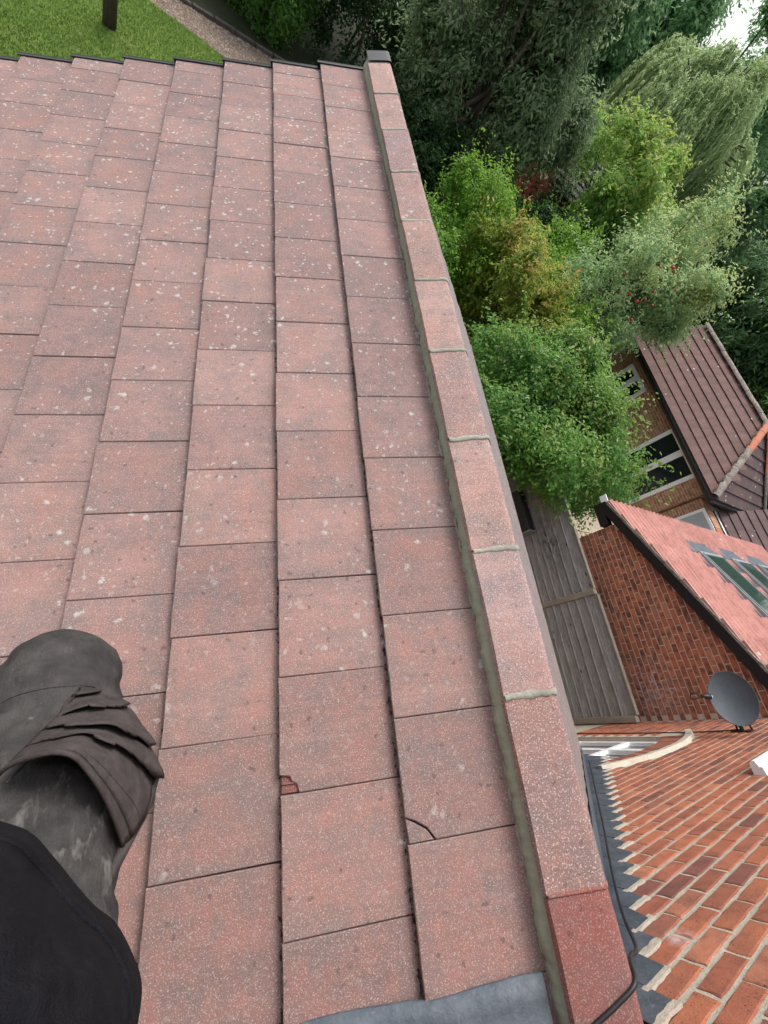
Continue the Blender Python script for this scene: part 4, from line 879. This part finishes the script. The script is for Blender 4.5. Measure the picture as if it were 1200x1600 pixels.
# willow
def willow(base_, ctr, R_, H, ns, seed):
    t = thing('weeping_willow', base_, 'pale green weeping willow with long hanging strands', 'tree'); r = np.random.default_rng(seed); Ps, Ds, Ns = [], [], []; m = MB()
    m.tube([base_, (base_[0] + .3, base_[1], base_[2] + 2.5), tuple(ctr)], [.4, .33, .12], 10)
    BN = [(r.uniform(0, 2 * math.pi), math.sqrt(r.random()) * .95, r.normal(0, .38)) for _ in range(75)]
    for i in range(ns):
        b_ = BN[r.integers(0, len(BN))]; a = b_[0] + r.normal(0, .1); el = r.random(); rad_ = min(max(R_ * b_[1] + r.normal(0, .22), .05), R_ * 1.05); top = np.array([ctr[0] + rad_ * math.cos(a), ctr[1] + rad_ * math.sin(a), ctr[2] + H * .42 * math.sqrt(max(1 - (rad_ / R_) ** 2, .02)) * (1 + .25 * math.sin(3 * a + 1)) + r.normal(0, .16) + b_[2]])
        out = np.array([math.cos(a), math.sin(a), 0]) * r.uniform(.2, .9) + np.array([.25, -.35, 0]); ln = r.uniform(.45, 1.0) * H * (.75 if el < .5 else 1); k = int(ln / .085); s = np.linspace(0, 1, k)[:, None]
        P = top + out * (1 - (1 - s) ** 2.2) * .95 + np.array([0, 0, 1.]) * (.35 * s - (s ** 1.6) * ln) + r.normal(0, .03, (k, 3)); D = unit(np.gradient(P, axis=0) + r.normal(0, .02, (k, 3)))
        Ps.append(P); Ds.append(D); Ns.append(unit(np.tile(out, (k, 1)) + np.array([0, 0, .8]) + r.normal(size=(k, 3)) * .5))
        if i % 14 == 0: m.tube([tuple(ctr), tuple((np.array(ctr) + top) / 2 + np.array([0, 0, .4])), tuple(top)], [.09, .06, .02], 5)
    P, D, N = map(np.concatenate, (Ps, Ds, Ns)); n = len(P); L = .2 * r.uniform(.7, 1.3, n); link('crown', leaves(P, D, N, L, L * .22, np.clip(r.normal(.5, .25, n), 0, 1), L_willow, 'crown', r.random(n)), t); m.build('trunk', M_trunk, t, smooth=True)
willow((18.0, 22.5, GZ), (17.9, 22.6, 1.3), 3.4, 5.6, 2600, 21)
# dark shrubs beyond the gravel
for i, (x, y, z, rx, rz, mt, lab) in enumerate([(.6, 20.3, -2.9, 1.7, 1.9, L_lightlaurel, 'dark green hedge shrub directly behind the gravel strip'), (6.6, 22.5, -2.2, 2.1, 2.6, L_laurel, 'very dark laurel behind the foot of the grey green tree'), (3.4, 20.6, -2.4, 1.9, 2.4, L_laurel, 'very dark laurel between the hedge shrub and the grey green tree'), (-1.6, 21.5, -2.9, 1.9, 2.0, L_laurel, 'dark laurel behind the tip of the gravel strip'), (4.4, 15.2, -3.3, 1.3, 1.4, L_laurel, 'dark shaded shrub at the foot of the grey green tree'), (7.2, 13.4, -3.3, 1.5, 1.3, L_lightlaurel, 'shaded green shrub behind the bright rounded shrub'), (9.6, 14.0, -2.9, 1.5, 1.7, L_laurel, 'dark low shrub in front of the red shed'), (8.0, 9.2, -3.1, 1.2, 1.4, L_bright, 'low green shrub between the red tipped shrub and the leafy bush'), (12.2, 13.3, -2.6, 1.6, 2.0, L_lightlaurel, 'dark green shrub below the small leafy tree'), (14.6, 15.6, -1.9, 1.8, 2.5, L_maple, 'light green shrub between the small leafy tree and the conifers'), (13.2, 11.6, -2.2, 1.5, 2.1, L_apple, 'grey green shrub behind the far end of the bungalow roof')]):
    plant('hedge_shrub', lab, 'shrub', (x, y, GZ), (x, y, z), (rx, rx, rz), 260, 60, .12, .5, mt, 30 + i, .06, 6, stems=3, clr=.35)
# conifers and the far belt of trees
for i, (x, y, rx, h, mt, lab) in enumerate([(20.5, 13.5, 2.6, 8.2, L_con, 'dark conifer behind the bungalow ridge'), (22.5, 10.0, 2.4, 7.4, L_con2, 'olive green conifer right of the dark conifer'), (18.2, 16.4, 2.2, 6.6, L_con, 'dark bushy conifer between the apple tree and the bungalow'), (25, 16.5, 3.2, 11.0, L_con, 'tall dark conifer at the right edge behind the willow'), (21.0, 6.6, 2.0, 6.0, L_con, 'low dark conifer behind the hip end')]):
    plant('conifer', lab, 'tree', (x, y, GZ), (x, y, GZ + h * .52), (rx, rx, h * .52), 420, 62, .26, .32, mt, 50 + i, .2, 6, clr=.55, lump=.3, shell=.5, droop=.4, group=None)
for i, (x, y, rx, h, lab) in enumerate([(9.5, 27, 4.2, 10.0, 'broad dark background tree behind the grey green tree'), (1.5, 27, 4.0, 9.5, 'background tree behind the hedge shrubs'), (15.5, 31, 3.6, 10.2, 'tall background tree left of the willow top'), (30, 27, 4.5, 15, 'tall dark background tree right of the willow'), (27.5, 33, 3.4, 13.5, 'tall background tree directly behind the willow'), (20.3, 32, 3.0, 11, 'background tree above the willow at the edge of the sky'), (31, 34, 3.6, 9.8, 'distant background tree beneath the patch of sky'), (22, 37, 3.2, 9.0, 'distant tree seen over the willow'), (-5.5, 28, 4, 9, 'background tree left of the hedge beyond the lawn'), (36, 18, 5, 12.5, 'far right background tree beyond the conifers')]):
    plant('background_tree', lab, 'tree', (x, y, GZ), (x, y, GZ + h * .56), (rx, rx, h * .5), 480, 62, .3, .42, L_back if i not in (0, 1) else L_laurel, 70 + i, .3, 8, clr=.75, lump=.4, shell=.45)
t = plant('lawn_tree', 'slim tree trunk rising from the lawn past the far roof edge', 'tree', (-2.57, 14.06, GZ), (-2.75, 14.3, 2.9), (1.6, 1.6, 1.6), 130, 50, .11, .5, L_bush, 90, .11, 8)

# ------------------------------------------------------------------ the photographer's leg and jacket
def dp(px, py, drop):
    d = cf * 645.39 + cr * (px - 600) + cdn * (py - 800); return CAM + d * (drop / -d.z)
per = thing('person', (-1.12, .76, -.70), 'leg in dusty grey work trousers with a gaping pocket and black jacket hem', 'person')
from mathutils import noise as mnoise
def limb(secs, n=64, sub=14, wr=.004, seed=1):
    # secs: (centre, radius a, radius b); smooth tube along them
    cs = [Vector(s[0]) for s in secs]; C_ = bez(cs, sub); k = len(C_); ra = np.interp(np.linspace(0, len(secs) - 1, k), range(len(secs)), [s[1] for s in secs]); rows = []; u = Vector((1, 0, 0)); r = random.Random(seed)
    for i, p in enumerate(C_):
        t = (C_[min(i + 1, k - 1)] - C_[max(i - 1, 0)]).normalized(); u = (u - t * u.dot(t)).normalized(); b = t.cross(u); row = []
        for q in range(n):
            a = 2 * math.pi * q / n; dr = u * math.cos(a) + b * math.sin(a); pp = p + dr * ra[i]; q3 = Vector((pp.x * 9, pp.y * 16, pp.z * 16)); w_ = wr * math.sin(2 * a + i * .2) + .013 * (abs(mnoise.noise(q3)) ** .8 - .25) + .006 * mnoise.noise(q3 * 2.7); row.append(p + dr * (ra[i] + w_))
        rows.append(row)
    return rows
Kn = dp(92, 1072, .97)
rows = limb([(dp(-40, 1640, .66), .105), (dp(-10, 1480, .72), .107), (dp(40, 1310, .80), .104), (dp(72, 1175, .90), .099), (Kn, .094), (Kn + Vector((-.0, .0, -.09)), .085), (Kn + Vector((-.005, -.02, -.25)), .078), (Kn + Vector((-.01, -.03, -.5)), .07), (Kn + Vector((-.012, -.03, -.6)), .07)], sub=14, wr=.0015)
m = MB(); m.grid(rows, close=True); m.build('trousers', M_trous, per, smooth=True)
m = MB()
for ri in (47, 62): m.tube([p + (p - sum(rows[ri], Vector()) / len(rows[ri])).normalized() * .0006 for p in rows[ri]], .0013, 5)
m.build('knee_seam', M_pocket, per, smooth=True)
# second leg further down the slope, outside the frame
rows = limb([(dp(-40, 1640, .66) + Vector((-.19, -.02, -.03)), .105), (Vector((-1.45, .5, .1)), .105), (Vector((-1.55, .55, -.25)), .085), (Vector((-1.58, .5, -.6)), .07), (Vector((-1.58, .49, -.86)), .07)], seed=4); m = MB(); m.grid(rows, close=True); m.build('trousers', M_trous, per, smooth=True)
def boot(p, hd_):
    m = MB(); rows = []; f = Vector((0, 1, 0)); n = 14
    for i, (y, wd, h) in enumerate([(-.1, .03, .06), (-.095, .042, .1), (-.03, .045, .13), (.04, .047, .1), (.1, .05, .075), (.16, .045, .055), (.19, .02, .035)]):
        row = []
        for q in range(n):
            a = 2 * math.pi * q / n; x = wd * math.cos(a); z = h * .5 + h * .5 * math.sin(a); row.append(p + Vector((x, y, z + x * math.tan(TH))))
        rows.append(row)
    m.grid(rows, close=True); m.add(rows[0], [tuple(range(n))]); m.add(rows[-1], [tuple(range(n))]); m.build('boot', M_black, per, smooth=True)
def rz(x): return x * math.tan(TH)
boot(Vector((Kn.x - .01, Kn.y - .03, rz(Kn.x - .01) + .0)), 0); boot(Vector((-1.58, .5, rz(-1.58))), 0)
# gaping side pocket: loft between seam and outer edge
def crv(pts, n):
    P = bez([dp(*p) for p in pts], 10); return [P[round(i * (len(P) - 1) / (n - 1))] for i in range(n)]
NU, NV = 34, 90
seam = crv([(-6, 1214, .70), (30, 1180, .735), (60, 1148, .765), (92, 1112, .80), (126, 1073, .85)], NV)
outer = crv([(196, 1322, .735), (222, 1280, .77), (241, 1235, .80), (250, 1205, .815), (240, 1165, .83), (216, 1122, .85), (186, 1090, .865), (158, 1078, .865), (132, 1073, .855)], NV)
m = MB(); rows = []
view = lambda p: (CAM - p).normalized()
for j in range(NV):
    v = j / (NV - 1); row = []
    for i in range(NU):
        u = i / (NU - 1); f0 = max(v - .14, 0) * 5.4; f0 = 1 - (f0 - math.floor(f0)); p = seam[j].lerp(outer[j], u * (1 + .085 * (f0 - .6) * min(v * 5, 1) * (v < .95))); p = p + Vector((mnoise.noise(p * 22), mnoise.noise(p * 22 + Vector((5, 5, 5))), mnoise.noise(p * 22 + Vector((9, 1, 3))))) * .0055
        # rim (v=0) bows up and toward the knee
        bow = math.sin(math.pi * u) ** .8 * (1 - v) ** 1.2
        p = p + (dp(120, 1180, .66) - dp(100, 1262, .71)) * bow * 1.0
        pl = max(v - .14, 0) * 5.4 + .25 * math.sin(3 * u) * min(v * 4, 1); fr = 1 - (pl - math.floor(pl)); st = ((fr ** 1.5) * .042 - .018) * min(1, .25 + u * 1.1) * min(v * 6, 1) * (1 if v < .92 else .3) + .003 * math.sin(9 * u + 5 * v)
        p = p + view(p) * (st + .028 * math.sin(math.pi * u) * (1 - v) ** .6 * 1.0); row.append(p)
    rows.append(row)
m.grid(rows); pk = m.build('pocket', M_pocket, per, smooth=True); so = pk.modifiers.new('t', 'SOLIDIFY'); so.thickness = .0025; so.offset = 0
# stitched hem band of the pocket mouth and the seam strip
m = MB(); m.tube([p + view(p) * .002 for p in rows[0]], .003, 6); m.tube([p + view(p) * .0022 for p in rows[9]], .0012, 5); m.build('pocket_hem', M_pocket, per, smooth=True)
m = MB(); m.tube([seam[j] + view(seam[j]) * .006 for j in range(NV)], .0035, 6); m.tube([seam[j].lerp(outer[j], .07) + view(seam[j]) * .010 for j in range(NV)], .0014, 5); m.build('seam', M_pocket, per, smooth=True)
sd1 = crv([(250, 1212, .815), (236, 1262, .79), (214, 1305, .75), (196, 1340, .725), (170, 1390, .69), (142, 1424, .66)], 24); sd2 = crv([(240, 1212, .82), (222, 1256, .79), (196, 1300, .755), (178, 1338, .72), (155, 1378, .69), (130, 1410, .66)], 24)
m = MB(); m.grid([[a, a.lerp(b, .5) + view(a) * .006, b] for a, b in zip(sd1, sd2)]); o = m.build('side_seam_band', M_pocket, per, smooth=True); so = o.modifiers.new('t', 'SOLIDIFY'); so.thickness = .004
# jacket: hem curve lofted back over the hips
hem = [(-60, 1262, .50), (0, 1282, .50), (48, 1300, .50), (84, 1338, .50), (122, 1385, .49), (150, 1416, .49), (180, 1440, .49), (204, 1482, .49), (221, 1530, .48), (219, 1580, .47), (205, 1640, .46), (180, 1720, .45)]
top = [(-260, 1420, .38), (-170, 1440, .37), (-100, 1470, .36), (-60, 1500, .355), (-20, 1530, .35), (10, 1560, .35), (40, 1590, .35), (70, 1620, .35), (95, 1660, .35), (105, 1700, .35), (100, 1760, .35), (80, 1840, .35)]
A_, B_ = crv(hem, 60), crv(top, 60); rows = []
for k in range(16):
    t = k / 15; row = []
    for j, (a, b) in enumerate(zip(A_, B_)):
        p = a.lerp(b, t); p += view(p) * (.022 * math.sin(math.pi * t) + (.008 if .12 < t < .16 else 0) - (.01 if t == 0 else 0) + .003 * math.sin(j * .5 + t * 6)); row.append(p)
    rows.append(row)
rows += [[p + (p - q) * 3.2 * e for p, q in zip(rows[-1], rows[-3])] for e in (.5, 1, 2)]
under = [[a - view(a) * (.012 + .03 * k) + (B_[j] - a) * .05 * k for j, a in enumerate(A_)] for k in (2, 1, 0)]
m = MB(); m.grid(under + rows); m.build('jacket', M_jacket, per, smooth=True)
m = MB(); rw = rows[3]; m.tube([p + view(p) * .002 for p in rw], .0022, 5); m.build('jacket_hem_seam', M_jacket, per, smooth=True)
